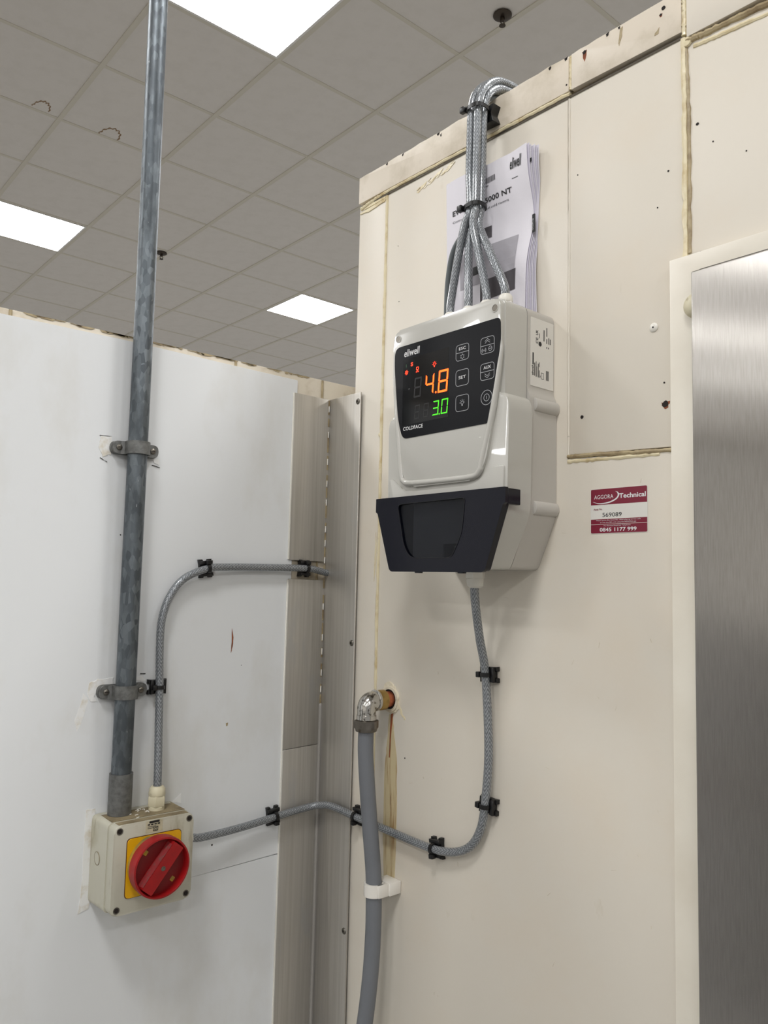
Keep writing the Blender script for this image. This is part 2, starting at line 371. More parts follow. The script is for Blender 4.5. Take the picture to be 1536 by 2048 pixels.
# ---- left wall: old cream panels, white cladding sheet in front
TOPL = 1.834
b = B(); box(b, -0.98, 0.75, 0, TOPL - 0.004, -0.07, -0.012); wl = structure('wall_left', b, 'core', ML())
jl = [-0.98, -0.84, -0.5088, -0.1834, -0.0183, 0.30, 0.75]
for a, c in zip(jl, jl[1:]):
    b = B(); box(b, a + 0.0018, c - 0.0018, 0, TOPL, -0.07, -0.003, 0.0012); obj('panel', b, 'panel_top', wl)
    b = B(); tube(b, [(c, 0.4, -0.0035), (c, 1.2, -0.0036), (c, TOPL - 0.001, -0.0035)], 0.0022, 8, 10); obj('joint_sealant', b, 'seal_dark', wl)
b = B(); prism(b, [(-0.98, 0), (-0.0700, 0), (-0.0700, 1.0795), (-0.245, 1.0755), (-0.245, 1.0763), (-0.0700, 1.0806), (-0.0700, 1.8232), (-0.25, 1.8250), (-0.353, 1.8262), (-0.62, 1.8240), (-0.98, 1.8250)], -0.003, 0.0, 0.0006, 1)
obj('cladding_sheet', b, 'sheet', wl, 'white cladding sheet over the old panels')
b = B()
for k in range(100):
    x = random.uniform(-0.96, -0.05); w = random.uniform(0.004, 0.03)
    blob_poly(b, [(x, TOPL - 0.0005), (x + w, TOPL - 0.0005), (x + w * 0.8, TOPL - random.uniform(0.001, 0.004)), (x + w * 0.2, TOPL - random.uniform(0.0006, 0.0035))], -0.003, -0.0022, 0.0004, 2)
obj('old_sealant', b, 'seal_dark', wl, kind='stuff')
# scratch, brown dot, specks on the sheet
b = B(); blob_poly(b, [(-0.1735, 1.4255), (-0.1705, 1.412), (-0.1712, 1.398), (-0.1738, 1.3890), (-0.1728, 1.405)], 0, 0.0004, 0.0003, 3); obj('rust_mark', b, 'rust', wl)
b = B(); blob_poly(b, [(-0.1775, 1.2865), (-0.1735, 1.2868), (-0.1745, 1.2825), (-0.1765, 1.2820)], 0, 0.0004, 0.0003, 2); obj('brown_mark', b, 'seal_dark', wl)
b = B()
for x, z, r in ((-0.322, 1.7960, 0.0016), (-0.352, 1.5555, 0.0009), (-0.155, 1.3700, 0.0006), (-0.325, 1.680, 0.0006), (-0.335, 1.41, 0.0006), (-0.192, 1.115, 0.0014), (-0.235, 1.062, 0.0012), (-0.24, 1.083, 0.0010)):
    prism(b, circle(x, z, r, 8), 0, 0.0003)
obj('speck', b, 'hole', wl, kind='stuff')

# ---- right wall: cream cold-room panels
b = B(); box(b, 0.064, 3.0, 0, 2.160, -0.11, -0.0042); wr = structure('wall_right', b, 'core', MR())
def wpanel(pts, z1=0.0, m='cream', bev=0.0008, z0=-0.005, name='panel'):
    b = B(); prism(b, pts, z0, z1, bev, 2); return obj(name, b, m, wr)
def ragged(u0, u1, z, n=26, amp=0.0014):
    return [(u0 + (u1 - u0) * k / n, z + random.uniform(-amp, amp * 0.4)) for k in range(n + 1)]
wpanel([(0.062, 0), (0.1298, 0), (0.1298, 2.1165), (0.062, 2.1165)])
wpanel([(0.1330, 0), (3.0, 0), (3.0, 1.6505), (0.6345, 1.6465), (0.4785, 1.6520), (0.4785, 2.1135), (0.1330, 2.1165)])
wpanel([(0.4818, 1.6575), (0.6318, 1.6515), (0.6318, 2.1085), (0.4818, 2.1130)])
wpanel([(0.6358, 1.654), (3.0, 1.654), (3.0, 2.0950), (0.6358, 2.0990)])
wpanel([(0.062, 2.1215)] + [(0.4808, 2.1185)] + ragged(0.4808, 0.062, 2.1660), 0.003, 'cream_strip', 0.0005, name='top_strip')
wpanel([(0.4850, 2.1185)] + [(0.6318, 2.1150)] + ragged(0.6318, 0.4850, 2.1655, 12, 0.0008), 0.003, 'cream_strip', 0.0005, name='top_strip')
wpanel([(0.6378, 2.1060), (3.0, 2.08), (3.0, 2.1655), (0.6378, 2.1655)], 0.003, 'cream', 0.0005, name='top_strip')
def bead(pts, r, m='seal', flat=1.0, n=8, name='sealant_bead'):
    b = B(); P = smooth_path([(p[0], p[1], p[2] if len(p) > 2 else 0.0) for p in pts], 14)
    P = [p + Vector((random.uniform(-1, 1) * r * 0.18, random.uniform(-1, 1) * r * 0.18, 0)) for p in P]
    rr = [r * random.uniform(0.8, 1.15) for _ in range(len(P))]
    tube(b, P, lambda t: rr[min(len(rr) - 1, int(t * (len(rr) - 1)))], n, smooth=False); return obj(name, b, m, wr)
bead([(0.066, 2.1120), (0.10, 2.1165), (0.16, 2.1185), (0.30, 2.1172), (0.40, 2.1165), (0.482, 2.1155)], 0.0032)
bead([(0.1315, 2.112), (0.1312, 1.95), (0.1308, 1.72), (0.1310, 1.60), (0.1306, 1.45), (0.1312, 1.34)], 0.0027)
bead([(0.1312, 1.34, -0.001), (0.1312, 1.0, -0.001), (0.1312, 0.5, -0.001)], 0.0018)
bead([(0.4802, 2.112, -0.0012), (0.4803, 1.98, -0.0012), (0.4800, 1.80, -0.0012), (0.4802, 1.655, -0.0012)], 0.0021, 'cream')
bead([(0.4795, 1.6555), (0.52, 1.6540), (0.58, 1.6505), (0.632, 1.6485)], 0.0026, 'seal_dark')
bead([(0.480, 1.6495, -0.001), (0.53, 1.6480, -0.001), (0.60, 1.6462, -0.001)], 0.0026)
bead([(0.6335, 2.108), (0.6338, 2.00), (0.6332, 1.90), (0.6335, 1.80)], 0.0036, 'seal')
bead([(0.6352, 2.1000, -0.001), (0.6378, 2.0, -0.001), (0.637, 1.86, -0.001)], 0.0032, 'seal_dark')
bead([(0.4830, 2.120, 0.001), (0.4832, 2.14, 0.001), (0.4832, 2.1645, 0.001)], 0.0022)
bead([(0.6346, 2.110, 0.001), (0.6350, 2.14, 0.001), (0.6350, 2.1645, 0.001)], 0.0030)
bead([(0.637, 2.1025, 0.0), (0.66, 2.1008, 0.0), (0.72, 2.0975, 0.0), (0.80, 2.09, 0.0)], 0.0036, 'seal_dark')
bead([(0.645, 2.0930, -0.001), (0.69, 2.0890, -0.001), (0.78, 2.082, -0.001)], 0.0028)
b = B(); tube(b, [(0.10, 2.1142, 0.0), (0.30, 2.1132, 0.0), (0.482, 2.1118, 0.0), (0.632, 2.1100, 0.0)], 0.0018, 8, 10); obj('trim_shadow_line', b, M['nut'], wr, 'dark metallic line drawn as the shadow line under the top strip')  # dark tube stands in for the shadow line below the strip
# sealant smears, tears
b = B()
for p in ([(0.074, 2.1090), (0.128, 2.1090), (0.129, 2.1145), (0.072, 2.1150)], [(0.064, 2.1060), (0.10, 2.108), (0.13, 2.1085), (0.126, 2.1045), (0.085, 2.1015), (0.064, 2.1040)]): blob_poly(b, p, 0, 0.0012, 0.0006, 4)
obj('sealant_smear', b, 'seal', wr)
b = B()
for k in range(26):
    u = random.uniform(0.198, 0.268); z = 2.091 + (u - 0.198) * 0.16 + random.uniform(-0.0015, 0.006); w = random.uniform(0.006, 0.018); h = random.uniform(0.0006, 0.0022)
    blob_poly(b, [(u, z), (u + w, z + w * 0.28), (u + w * 0.9, z + w * 0.28 - h), (u + w * 0.3, z - h)], 0, random.uniform(0.0003, 0.0009), 0.0004, 2)
obj('sealant_smear', b, 'seal', wr, kind='stuff')
b = B(); blob_poly(b, [(0.1235, 1.575), (0.1255, 1.555), (0.126, 1.535), (0.1235, 1.51), (0.1215, 1.50), (0.1225, 1.545)], 0, 0.0006, 0.0006, 3); obj('sealant_smear', b, 'seal', wr)
b = B(); lathe(b, [(0.0012, 0), (0.0036, 0.0006), (0.003, 0.002), (0.0008, 0.0028)], 12, Matrix.Translation((0.1285, 1.727, 0))); obj('sealant_blob', b, 'seal', wr)
b = B(); lathe(b, [(0.0015, 0), (0.0060, 0.0006), (0.0050, 0.0030), (0.001, 0.0036)], 12, Matrix.Translation((0.6375, 2.1010, 0))); obj('sealant_blob', b, 'seal', wr)
# drilled holes, chips and stains
def hole(u, z, r, rust=None, d=0.0):
    b = B(); prism(b, [(x + random.uniform(-.1, .1) * r, y + random.uniform(-.1, .1) * r) for x, y in circle(u, z, r, 12)], d, d + 0.0005); obj('drill_hole', b, 'hole', wr)
    if rust:
        b = B(); blob_poly(b, [(u - r * 1.4, z + r * 0.6), (u + r * 1.4, z + r * 0.6), (u + r * 0.9, z - rust * 0.6), (u, z - rust), (u - r * 0.8, z - rust * 0.5)], d, d + 0.0003, r * 0.2, 3); obj('rust_stain', b, 'rust', wr)
hole(0.6076, 1.7001, 0.0036, 0.006); hole(0.4997, 1.7013, 0.0021); hole(0.4803, 1.680, 0.0012); hole(0.6478, 2.0022, 0.0016); hole(0.6135, 1.9626, 0.0011)
hole(0.5048, 2.1575, 0.0024, 0.012, 0.003); hole(0.6109, 2.1555, 0.0024, None, 0.003); hole(0.6075, 2.1490, 0.0015, 0.003, 0.003); hole(0.6065, 1.7240, 0.0010)
hole(0.4930, 2.005, 0.0007); hole(0.16, 2.02, 0.0006); hole(0.165, 1.93, 0.0006); hole(0.2000, 1.25, 0.0010); hole(0.478, 2.128, 0.0010, None, 0.003); hole(0.60, 1.925, .0008); hole(0.665, 1.975, .0008); hole(0.70, 1.95, .0007)
b = B()
for u, z, w in ((0.245, 2.164, 0.006), (0.252, 2.160, 0.003), (0.13, 2.164, 0.004), (0.45, 2.164, 0.004), (0.475, 2.164, 0.005), (0.535, 2.1640, 0.005), (0.552, 2.1640, 0.003), (0.168, 2.164, 0.003), (0.34, 2.1645, .004)):
    blob_poly(b, [(u, z), (u + w, z + 0.001), (u + w * 0.8, z - 0.0024), (u + w * 0.3, z - 0.0030)], 0.003, 0.0035, 0.0005, 2)
obj('edge_chip', b, 'hole', wr, kind='stuff')
b = B()
for p in ([(0.5555, 2.161), (0.5585, 2.162), (0.5570, 2.150), (0.5530, 2.1395), (0.5525, 2.143)], [(0.600, 2.131), (0.606, 2.135), (0.604, 2.1285), (0.599, 2.128)]): blob_poly(b, p, 0.003, 0.0034, 0.0005, 3)
obj('scuff_mark', b, 'seal_dark', wr, kind='stuff')
b = B(); lathe(b, [(0.0052, 0), (0.0052, 0.0008), (0.0036, 0.0022), (0.0010, 0.0026)], 14, Matrix.Translation((0.5945, 1.7885, 0))); rv = obj('rivet', b, 'white_plastic', wr)
b = B(); prism(b, circle(0.5948, 1.7882, 0.0010, 8), 0.0026, 0.0029); obj('rivet_core', b, 'hole', rv)
b = B()
for k in range(34):
    u = random.uniform(0.20, 0.60); z = random.uniform(0.85, 1.62); a = random.uniform(0, 3.1); l = random.uniform(0.0008, 0.0035); w = 0.00025
    c, q = math.cos(a), math.sin(a); prism(b, [(u - c * l - q * w, z - q * l + c * w), (u - c * l + q * w, z - q * l - c * w), (u + c * l + q * w, z + q * l - c * w), (u + c * l - q * w, z + q * l + c * w)], 0, 0.0002)
obj('scuff_mark', b, M['panel_top'], wr, kind='stuff')
# filler and hole round the copper pipe, drip stain beneath it
b = B(); blob_poly(b, [(0.150, 1.343), (0.158, 1.352), (0.168, 1.353), (0.178, 1.345), (0.184, 1.333), (0.186, 1.318), (0.180, 1.312), (0.170, 1.309), (0.157, 1.313), (0.149, 1.326)], 0, 0.0022, 0.0014, 4); obj('filler_patch', b, 'plaster', wr)
b = B(); outline_ring(b, circle(0.1670, 1.3290, 0.0185, 22), 0.004, 0.0, 0.0042); obj('filler_ring', b, 'plaster', wr)
b = B(); prism(b, circle(0.1670, 1.3290, 0.0150, 22), 0.002, 0.0028); obj('pipe_hole', b, 'hole', wr)
b = B(); blob_poly(b, [(0.1640, 1.306), (0.1600, 1.257), (0.1560, 1.22), (0.1560, 1.143), (0.1600, 1.068), (0.1830, 1.070), (0.1850, 1.169), (0.1830, 1.245), (0.1760, 1.28), (0.1715, 1.306)], 0, 0.0004, 0.0008, 5); obj('drip_stain', b, 'drip', wr)
b = B(); blob_poly(b, [(0.1690, 1.312), (0.1735, 1.313), (0.1715, 1.295), (0.1690, 1.275), (0.1672, 1.245), (0.1662, 1.245), (0.1672, 1.285)], 0.0004, 0.0009, 0.0005, 3); obj('rust_stain', b, 'rust', wr)
b = B(); blob_poly(b, [(0.186, 1.3225), (0.193, 1.312), (0.199, 1.3045), (0.197, 1.303), (0.191, 1.308), (0.186, 1.316)], 0, 0.0003, 0.0012, 4); obj('scuff_mark', b, 'seal', wr, kind='stuff')

# ---- door at the right: white frame, brushed steel leaf
FD = 0.012
b = B(); prism(b, [(0.6200, 0.0), (0.70, 0.0), (0.70, 1.81), (1.9, 1.81), (1.9, 1.8510), (0.6200, 1.8540)], -0.001, FD, 0.0012, 2); door = structure('door_1', b, 'doorframe', MR())
b = B(); box(b, 0.6570, 1.6, 0.012, 1.8320, FD, 0.019, 0.001); obj('leaf_backing', b, 'dark', door, 'dark line round the steel leaf')  # dark slab behind the leaf, showing past its top edge
b = B(); prism(b, rrect(0.6545, 1.60, 0.01, 1.8265, 0.002, 3), 0.016, 0.031, 0.0025, 3)
uvl = b.loops.layers.uv.new('UVMap')
for f in b.faces:
    for lp in f.loops: lp[uvl].uv = (lp.vert.co.x, lp.vert.co.y)
obj('door_leaf', b, 'steel', door, 'brushed stainless steel door leaf')
b = B(); lathe(b, [(0.0125, 0), (0.0135, 0.002), (0.0130, 0.006), (0.0095, 0.0100), (0.003, 0.0112)], 24, Matrix.Translation((0.6520, 1.7955, FD))); obj('screw_cap', b, 'gland_old', door, 'cream round cap on the door frame')
b = B(); blob_poly(b, [(0.638, 1.8565), (0.652, 1.8580), (0.650, 1.8535), (0.640, 1.8535)], 0.0, 0.003, 0.0006, 2); obj('gap_hole', b, 'hole', door)

# ---- aluminium corner angle
cn = bpy.data.objects.new('trim_1', None); COL.objects.link(cn); cn['kind'] = 'structure'; cn['label'] = 'brushed aluminium corner angle between the two walls'
def leafL(z0, z1, z0b, z1b, m):
    b = B(); prism(b, [(-0.0765, z0), (-0.0012, z0b), (-0.0012, z1b), (-0.0765, z1)], 0.0002, 0.0022, 0.0006, 2); o = obj('left_leaf', b, m, cn); o.matrix_local = ML()
leafL(1.5312, 1.8015, 1.5305, 1.8015, 'alu'); leafL(1.2360, 1.5012, 1.2385, 1.5005, 'alu_low'); leafL(0.3, 1.2353, 0.3, 1.2378, 'alu_low')
b = B(); prism(b, [(0.0003, 0.3), (0.0850, 0.3), (0.0835, 1.8015), (0.0003, 1.8015), (0.0003, 1.5306), (0.0042, 1.5306), (0.0042, 1.5006), (0.0003, 1.5006)], 0.0035, 0.0058, 0.0006, 2)
o = obj('right_leaf', b, 'alu_low', cn); o.matrix_local = MR()
for k, (u, z) in enumerate(((0.0775, 1.787), (0.0778, 1.404), (0.0780, 0.9735))):
    b = B(); lathe(b, [(0.0048, 0.0), (0.0046, 0.0007), (0.0030, 0.0018), (0.0018, 0.0018), (0.0014, 0.0010)], 16); rv = obj('rivet', b, 'screw', cn); rv.matrix_local = MR(u, z, 0.0058)
    b = B(); prism(b, circle(0, 0, 0.0013, 8), 0.0010, 0.0020); obj('rivet_core', b, 'hole', rv)
b = B(); z = 1.80
while z > 1.31:
    h = random.uniform(0.008, 0.035); prism(b, [(-0.0086, z - h), (-0.0060, z - h), (-0.0060, z), (-0.0086, z)], 0.0020, 0.0027); z -= h + random.uniform(0.004, 0.012)
o = obj('corner_gap', b, M['seal_dark'], cn, kind='stuff'); o.matrix_local = ML()
b = B(); z = 1.79
while z > 1.31:
    if not 1.495 < z < 1.537: tube(b, [(-0.0072, z, 0.0024), (-0.0074, z - 0.006, 0.0028), (-0.0072, z - 0.010, 0.0024)], 0.0011, 6, 3)
    z -= random.uniform(0.02, 0.05)
o = obj('glue_spot', b, M['white_plastic'], cn, kind='stuff'); o.matrix_local = ML()
b = B(); tube(b, [(-0.0066, 1.30, 0.0020), (-0.0068, 1.28, 0.0026), (-0.0070, 1.1, 0.0030), (-0.0074, 0.8, 0.0032), (-0.0074, 0.35, 0.0032)], 0.0034, 8, 12); o = obj('corner_bead', b, mat('clear_bead', (150, 146, 140), 0.3), cn); o.matrix_local = ML()
for z0, z1 in ((1.532, 1.8015), (0.3, 1.500)):
    b = B(); box(b, -0.0790, -0.0765, z0, z1, 0.0002, 0.0024, 0.0004, 1); o = obj('edge_bead', b, 'white_plastic', cn, 'white edge strip'); o.matrix_local = ML()

# ================================================================== THINGS ON THE LEFT WALL
# ---- galvanised conduit
cd = thing('conduit', 'tall galvanised steel conduit pipe rising from the isolator to the ceiling', 'pipe', ML(-0.3412, 1.187, 0.0185))
b = B(); tube(b, [(0, 0.004, 0), (-0.0003, 0.3, 0), (-0.0012, 0.7, 0.0005), (-0.005, 1.15, 0.002), (-0.012, 2.0, 0.003), (-0.016, CEIL - 1.187 - 0.001, 0.003)], 0.0132, 24, 6); obj('pipe', b, 'galv', cd)
b = B(); tube(b, [(0, 0.001, 0), (0, 0.025, 0), (0, 0.0535, 0)], 0.0153, 24, 2); obj('coupler', b, 'cast', cd)
b = B()
for x, y, w, h in ((0.0040, 0.925, 0.004, 0.055), (0.0060, 0.905, 0.002, 0.01), (0.0058, 0.985, 0.0018, 0.03)):
    for k in range(7):
        y0 = y - h / 2 + h * k / 7; xx = x + random.uniform(-0.0012, 0.0012)
        q = [(xx - w / 2, y0), (xx + w / 2, y0 + 0.001), (xx + w / 2 * 0.8, y0 + h / 7 * 1.1), (xx - w / 2 * 0.7, y0 + h / 7)]
        vs = [b.verts.new((a - 0.0048, c, math.sqrt(max(0, 0.0134 ** 2 - a * a)))) for a, c in q]; b.faces.new(vs)
obj('paint_splash', b, 'white_plastic', cd, kind='stuff')
def saddle(x, z, label):
    t = thing('pipe_saddle', label, 'pipe clamp', ML(x, z), 'pipe saddles on the conduit')
    b = B(); prism(b, rpoly([(-0.034, -0.009), (0.034, -0.009), (0.034, 0.009), (-0.034, 0.009)], 0.0088, 6), 0.0003, 0.0052, 0.001, 2); obj('base', b, 'cast', t)
    b = B(); R1 = 0.0160; N = 18; PD = 0.0190; XO = -0.0012
    prof = [(0.0205 + XO, 0.0100), (R1 + XO, 0.0120)] + [(R1 * math.cos(math.pi * k / N) + XO, PD + R1 * math.sin(math.pi * k / N)) for k in range(N + 1)] + [(-R1 + XO, 0.0120), (-0.0205 + XO, 0.0100)]
    R2 = 0.0137
    inn = [(0.0205 + XO, 0.0078), (R2 + XO, 0.0098)] + [(R2 * math.cos(math.pi * k / N) + XO, PD + R2 * math.sin(math.pi * k / N)) for k in range(N + 1)] + [(-R2 + XO, 0.0098), (-0.0205 + XO, 0.0078)]
    hw = 0.0088
    def strip(P): return [(b.verts.new((p[0], -hw, p[1])), b.verts.new((p[0], hw, p[1]))) for p in P]
    A = strip(prof); C = strip(inn)
    for i in range(len(A) - 1):
        b.faces.new((A[i][0], A[i][1], A[i + 1][1], A[i + 1][0])); b.faces.new((C[i][0], C[i + 1][0], C[i + 1][1], C[i][1]))
        for s in (0, 1): b.faces.new((A[i][s], A[i + 1][s], C[i + 1][s], C[i][s]))
    for s in (1, -1): prism(b, rpoly([(s * 0.017, -hw), (s * 0.0325, -hw), (s * 0.0325, hw), (s * 0.017, hw)], [0.0005, 0.0085, 0.0085, 0.0005], 6), 0.0052, 0.0100, 0.0005, 1)
    obj('strap', b, 'cast', t)
    for s in (1, -1):
        b = B(); lathe(b, [(0.0040, 0.0), (0.0040, 0.0012), (0.0026, 0.0022), (0.0012, 0.0022)], 14, Matrix.Translation((s * 0.0240, 0, 0.0100))); sc = obj('screw', b, 'screw', t)
        b = B(); box(b, s * 0.0240 - 0.0024, s * 0.0240 + 0.0024, -0.0005, 0.0005, 0.0120, 0.0124); obj('slot', b, 'hole', sc, smooth=0)
    return t
saddle(-0.3400, 1.3460, 'lower grey pipe saddle clamping the conduit beside a black cable clip')
saddle(-0.3400, 1.6740, 'upper grey pipe saddle clamping the conduit to the white sheet')
# torn film round the saddles and the isolator (flakes of the sheet's skin)
b = B()
for pts in ([(-0.386, 1.688), (-0.372, 1.689), (-0.369, 1.680), (-0.372, 1.664), (-0.382, 1.660), (-0.388, 1.672)], [(-0.312, 1.664), (-0.303, 1.6655), (-0.301, 1.657), (-0.308, 1.659)],
            [(-0.383, 1.358), (-0.372, 1.3625), (-0.352, 1.3625), (-0.352, 1.355), (-0.372, 1.352), (-0.376, 1.340), (-0.3715, 1.3335), (-0.381, 1.334), (-0.386, 1.345)], [(-0.324, 1.364), (-0.312, 1.363), (-0.305, 1.3565), (-0.308, 1.355), (-0.32, 1.359)],
            [(-0.379, 1.195), (-0.366, 1.194), (-0.366, 1.10), (-0.368, 1.069), (-0.382, 1.0655), (-0.379, 1.085)], [(-0.258, 1.186), (-0.245, 1.195), (-0.244, 1.182)]):
    blob_poly(b, pts, 0.0, 0.0006, 0.0008, 4)
obj('peeled_film', b, 'film', wl, kind='stuff')
b = B()
for pts in ([(-0.388, 1.6885), (-0.372, 1.6890), (-0.372, 1.6886), (-0.388, 1.6881)], [(-0.314, 1.3670), (-0.306, 1.3668), (-0.3065, 1.3655), (-0.3135, 1.3655)], [(-0.386, 1.6585), (-0.376, 1.6535), (-0.376, 1.6529), (-0.386, 1.6575)], [(-0.312, 1.6565), (-0.300, 1.6545), (-0.300, 1.6538), (-0.312, 1.6556)]):
    blob_poly(b, pts, 0.0004, 0.0008, 0.0003, 3)
obj('torn_edge', b, 'hole', wl, kind='stuff')
b = B(); blob_poly(b, [(-0.390, 1.345), (-0.383, 1.337), (-0.388, 1.315), (-0.396, 1.297), (-0.400, 1.31)], 0.0, 0.0003, 0.0008, 4); obj('glue_stain', b, 'film', wl)

# ---- rotary isolator switch
iso = thing('isolator_switch', 'grimy cream isolator box with a red rotary knob on a yellow plate', 'switch', ML(-0.3120, 1.1320))
HB = 0.0560
b = B(); prism(b, rrect(-HB - 0.002, HB, -HB, HB, 0.008), 0.0007, 0.048, 0.0, top=rrect(-HB, HB - 0.001, -HB + 0.001, HB - 0.001, 0.008)); obj('back_box', b, 'iso', iso)
b = B(); prism(b, rrect(-0.0545, 0.0545, -0.0550, 0.0550, 0.010), 0.048, 0.0655, 0.0022, 3); cov = obj('cover', b, 'iso', iso)
b = B(); prism(b, [(-0.050, 0.0005), (0.050, 0.0005), (0.050, 0.047), (-0.050, 0.047)], 0, 0.0006)
o = obj('dust_layer', b, 'iso_top', iso, 'brown dust on the top of the box'); o.matrix_local = Matrix(((1, 0, 0, 0), (0, 0, 1, HB - 0.0008), (0, 1, 0, 0), (0, 0, 0, 1)))
b = B(); prism(b, [(-0.0475, 0.0505), (0.0475, 0.0505), (0.0475, 0.0632), (-0.0475, 0.0632)], 0, 0.0004)
o = obj('dust_layer', b, 'iso_top', iso, 'brown dust on the top edge of the cover'); o.matrix_local = Matrix(((1, 0, 0, 0), (0, 0, 1, 0.0548), (0, 1, 0, 0), (0, 0, 0, 1)))
for sx, sy in ((-0.0470, 0.0478), (0.0478, 0.0482), (-0.0465, -0.0478), (0.0474, -0.0478)):
    b = B(); lathe(b, [(0.0042, 0), (0.0042, 0.0004), (0.0036, 0.0004), (0.0030, 0.0002)], 16, Matrix.Translation((sx, sy, 0.0655))); sc = obj('cover_screw', b, 'screw', iso)
    b = B(); prism(b, circle(sx, sy, 0.0028, 12), 0.0656, 0.0661); obj('screw_recess', b, 'hole', sc)
b = B(); prism(b, rrect(-0.0375, 0.0370, -0.0365, 0.0375, 0.006), 0.0655, 0.0662); obj('plate_edge', b, mat('dark_red_line', (84, 40, 22), .5), iso)
b = B(); prism(b, rrect(-0.0367, 0.0362, -0.0357, 0.0367, 0.0055), 0.0662, 0.0672, 0.0003, 1); obj('yellow_plate', b, 'yellow', iso)
KX, KY = -0.0015, 0.0025
KM = Matrix.Translation((KX, KY, 0))
b = B(); lathe(b, [(0.0345, 0.0672), (0.0345, 0.0740), (0.0330, 0.0770), (0.028, 0.0775)], 40, KM); obj('knob_collar', b, 'yellow_old', iso)
for a0 in (128, -52):
    b = B()
    ring = [(KX + 0.0338 * math.cos(math.radians(a0 + k * 4)), KY + 0.0338 * math.sin(math.radians(a0 + k * 4))) for k in range(-2, 3)] + [(KX + 0.0300 * math.cos(math.radians(a0 + k * 4)), KY + 0.0300 * math.sin(math.radians(a0 + k * 4))) for k in range(2, -3, -1)]
    prism(b, ring, 0.0765, 0.0780)
    obj('padlock_slot', b, 'hole', iso)
b = B(); lathe(b, [(0.0320, 0.0776), (0.0375, 0.0790), (0.0380, 0.0900), (0.0372, 0.0946), (0.0352, 0.0950), (0.0342, 0.0930), (0.0338, 0.0850), (0.001, 0.0846)], 48, KM); kn = obj('knob', b, 'red', iso)
b = B(); prism(b, circle(KX, KY, 0.0334, 40), 0.0846, 0.0850); obj('knob_floor', b, 'red_floor', kn)
ANG = math.radians(51); KR = KM @ Matrix.Rotation(ANG, 4, 'Z')
b = B(); prism(b, rrect(-0.0335, 0.0335, -0.0105, 0.0105, 0.002), 0.0850, 0.0970, 0.0, top=rrect(-0.0325, 0.0325, -0.0080, 0.0080, 0.002)); b.transform(KR); obj('grip', b, 'red', kn)
b = B(); q = [(-0.031, 0.0105, 0.0870), (0.029, 0.0105, 0.0870), (0.028, 0.0083, 0.0966), (-0.030, 0.0083, 0.0966)]; b.faces.new([b.verts.new((x, y + 0.0003, z)) for x, y, z in q]); b.transform(KR); obj('grip_dust', b, 'red_dust', kn, smooth=0)
b = B(); lathe(b, [(0.0030, 0.0970), (0.0030, 0.0976), (0.0016, 0.0976), (0.0010, 0.0972)], 14, KM); obj('grip_screw', b, 'screw', kn)
for a0 in (134, -46):
    b = B(); c, s = math.cos(math.radians(a0)), math.sin(math.radians(a0)); prism(b, rrect(-0.0030, 0.0030, -0.0026, 0.0026, 0.001, 3), 0.0850, 0.0853); b.transform(Matrix.Translation((KX + 0.0272 * c, KY + 0.0272 * s, 0)) @ Matrix.Rotation(ANG, 4, 'Z')); obj('knob_window', b, 'yellow_old', kn)
b = B(); prism(b, rrect(-0.0130, 0.0100, 0.0398, 0.0545, 0.0005, 2), 0.0655, 0.0658); lab = obj('rating_label', b, mottle(mat('aged_label', (196, 190, 164), .5), (150, 140, 110), (60, 60, 60), .5, .7), iso)
b = B()
prism(b, rrect(-0.0085, 0.0055, 0.0512, 0.0540, 0.001, 2), 0.0658, 0.06595)
for k in range(4): box(b, -0.0105 + k * 0.0045, -0.0072 + k * 0.0045, 0.0488, 0.0504, 0.0658, 0.06595)
for k in range(2): box(b, -0.0105, 0.001 - k * 0.004, 0.0468 - k * 0.002, 0.0474 - k * 0.002, 0.0658, 0.06595)
outline_ring(b, rrect(-0.0030, 0.0040, 0.0408, 0.0462), 0.0008, 0.0658, 0.06595); outline_ring(b, rrect(-0.0012, 0.0022, 0.0422, 0.0448), 0.0007, 0.0658, 0.06595)
obj('small_print', b, 'print_black', lab, kind='stuff', smooth=0)
b = B(); outline_ring(b, [(0.0000 + x, y) for x, y in circle(0, 0, 0.0085, 20)], 0.0005, 0, 0.0006); o = obj('knockout', b, 'iso_top', iso); o.matrix_local = Matrix(((0, 0, -1, -HB - 0.0010), (0, 1, 0, 0.006), (1, 0, 0, 0.022), (0, 0, 0, 1)))
def gland_parts(t, m, Mx, s=1.0):
    b = B(); lathe(b, [(0.0098 * s, 0), (0.0098 * s, 0.0045 * s), (0.0090 * s, 0.0052 * s)], 24, Mx); obj('gland_flange', b, m, t)
    b = B(); lathe(b, [(0.0108 * s, 0.0052 * s), (0.0112 * s, 0.0060 * s), (0.0112 * s, 0.0165 * s), (0.0104 * s, 0.0180 * s)], 48, Mx, hexa=(0, 1, 2, 3)); obj('gland_nut', b, m, t)
    b = B(); lathe(b, [(0.0100 * s, 0.0180 * s), (0.0104 * s, 0.0190 * s), (0.0098 * s, 0.0260 * s), (0.0075 * s, 0.0290 * s), (0.0060 * s, 0.0292 * s)], 24, Mx); obj('gland_dome', b, m, t)
UP = Matrix(((1, 0, 0, 0), (0, 0, 1, 0), (0, -1, 0, 0), (0, 0, 0, 1)))      # lathe axis z -> local y
gland_parts(iso, 'gland_old', Matrix.Translation((0.0190, HB - 0.001, 0.026)) @ UP, 1.08)
RT = Matrix(((0, 0, 1, 0), (0, 1, 0, 0), (-1, 0, 0, 0), (0, 0, 0, 1)))      # lathe axis z -> local x
b = B(); lathe(b, [(0.0125, 0), (0.0125, 0.004), (0.0110, 0.010), (0.0072, 0.0165), (0.006, 0.0168)], 20, Matrix.Translation((HB - 0.001, 0.0098, 0.028)) @ RT); obj('side_gland', b, 'white_plastic', iso)
b = B()
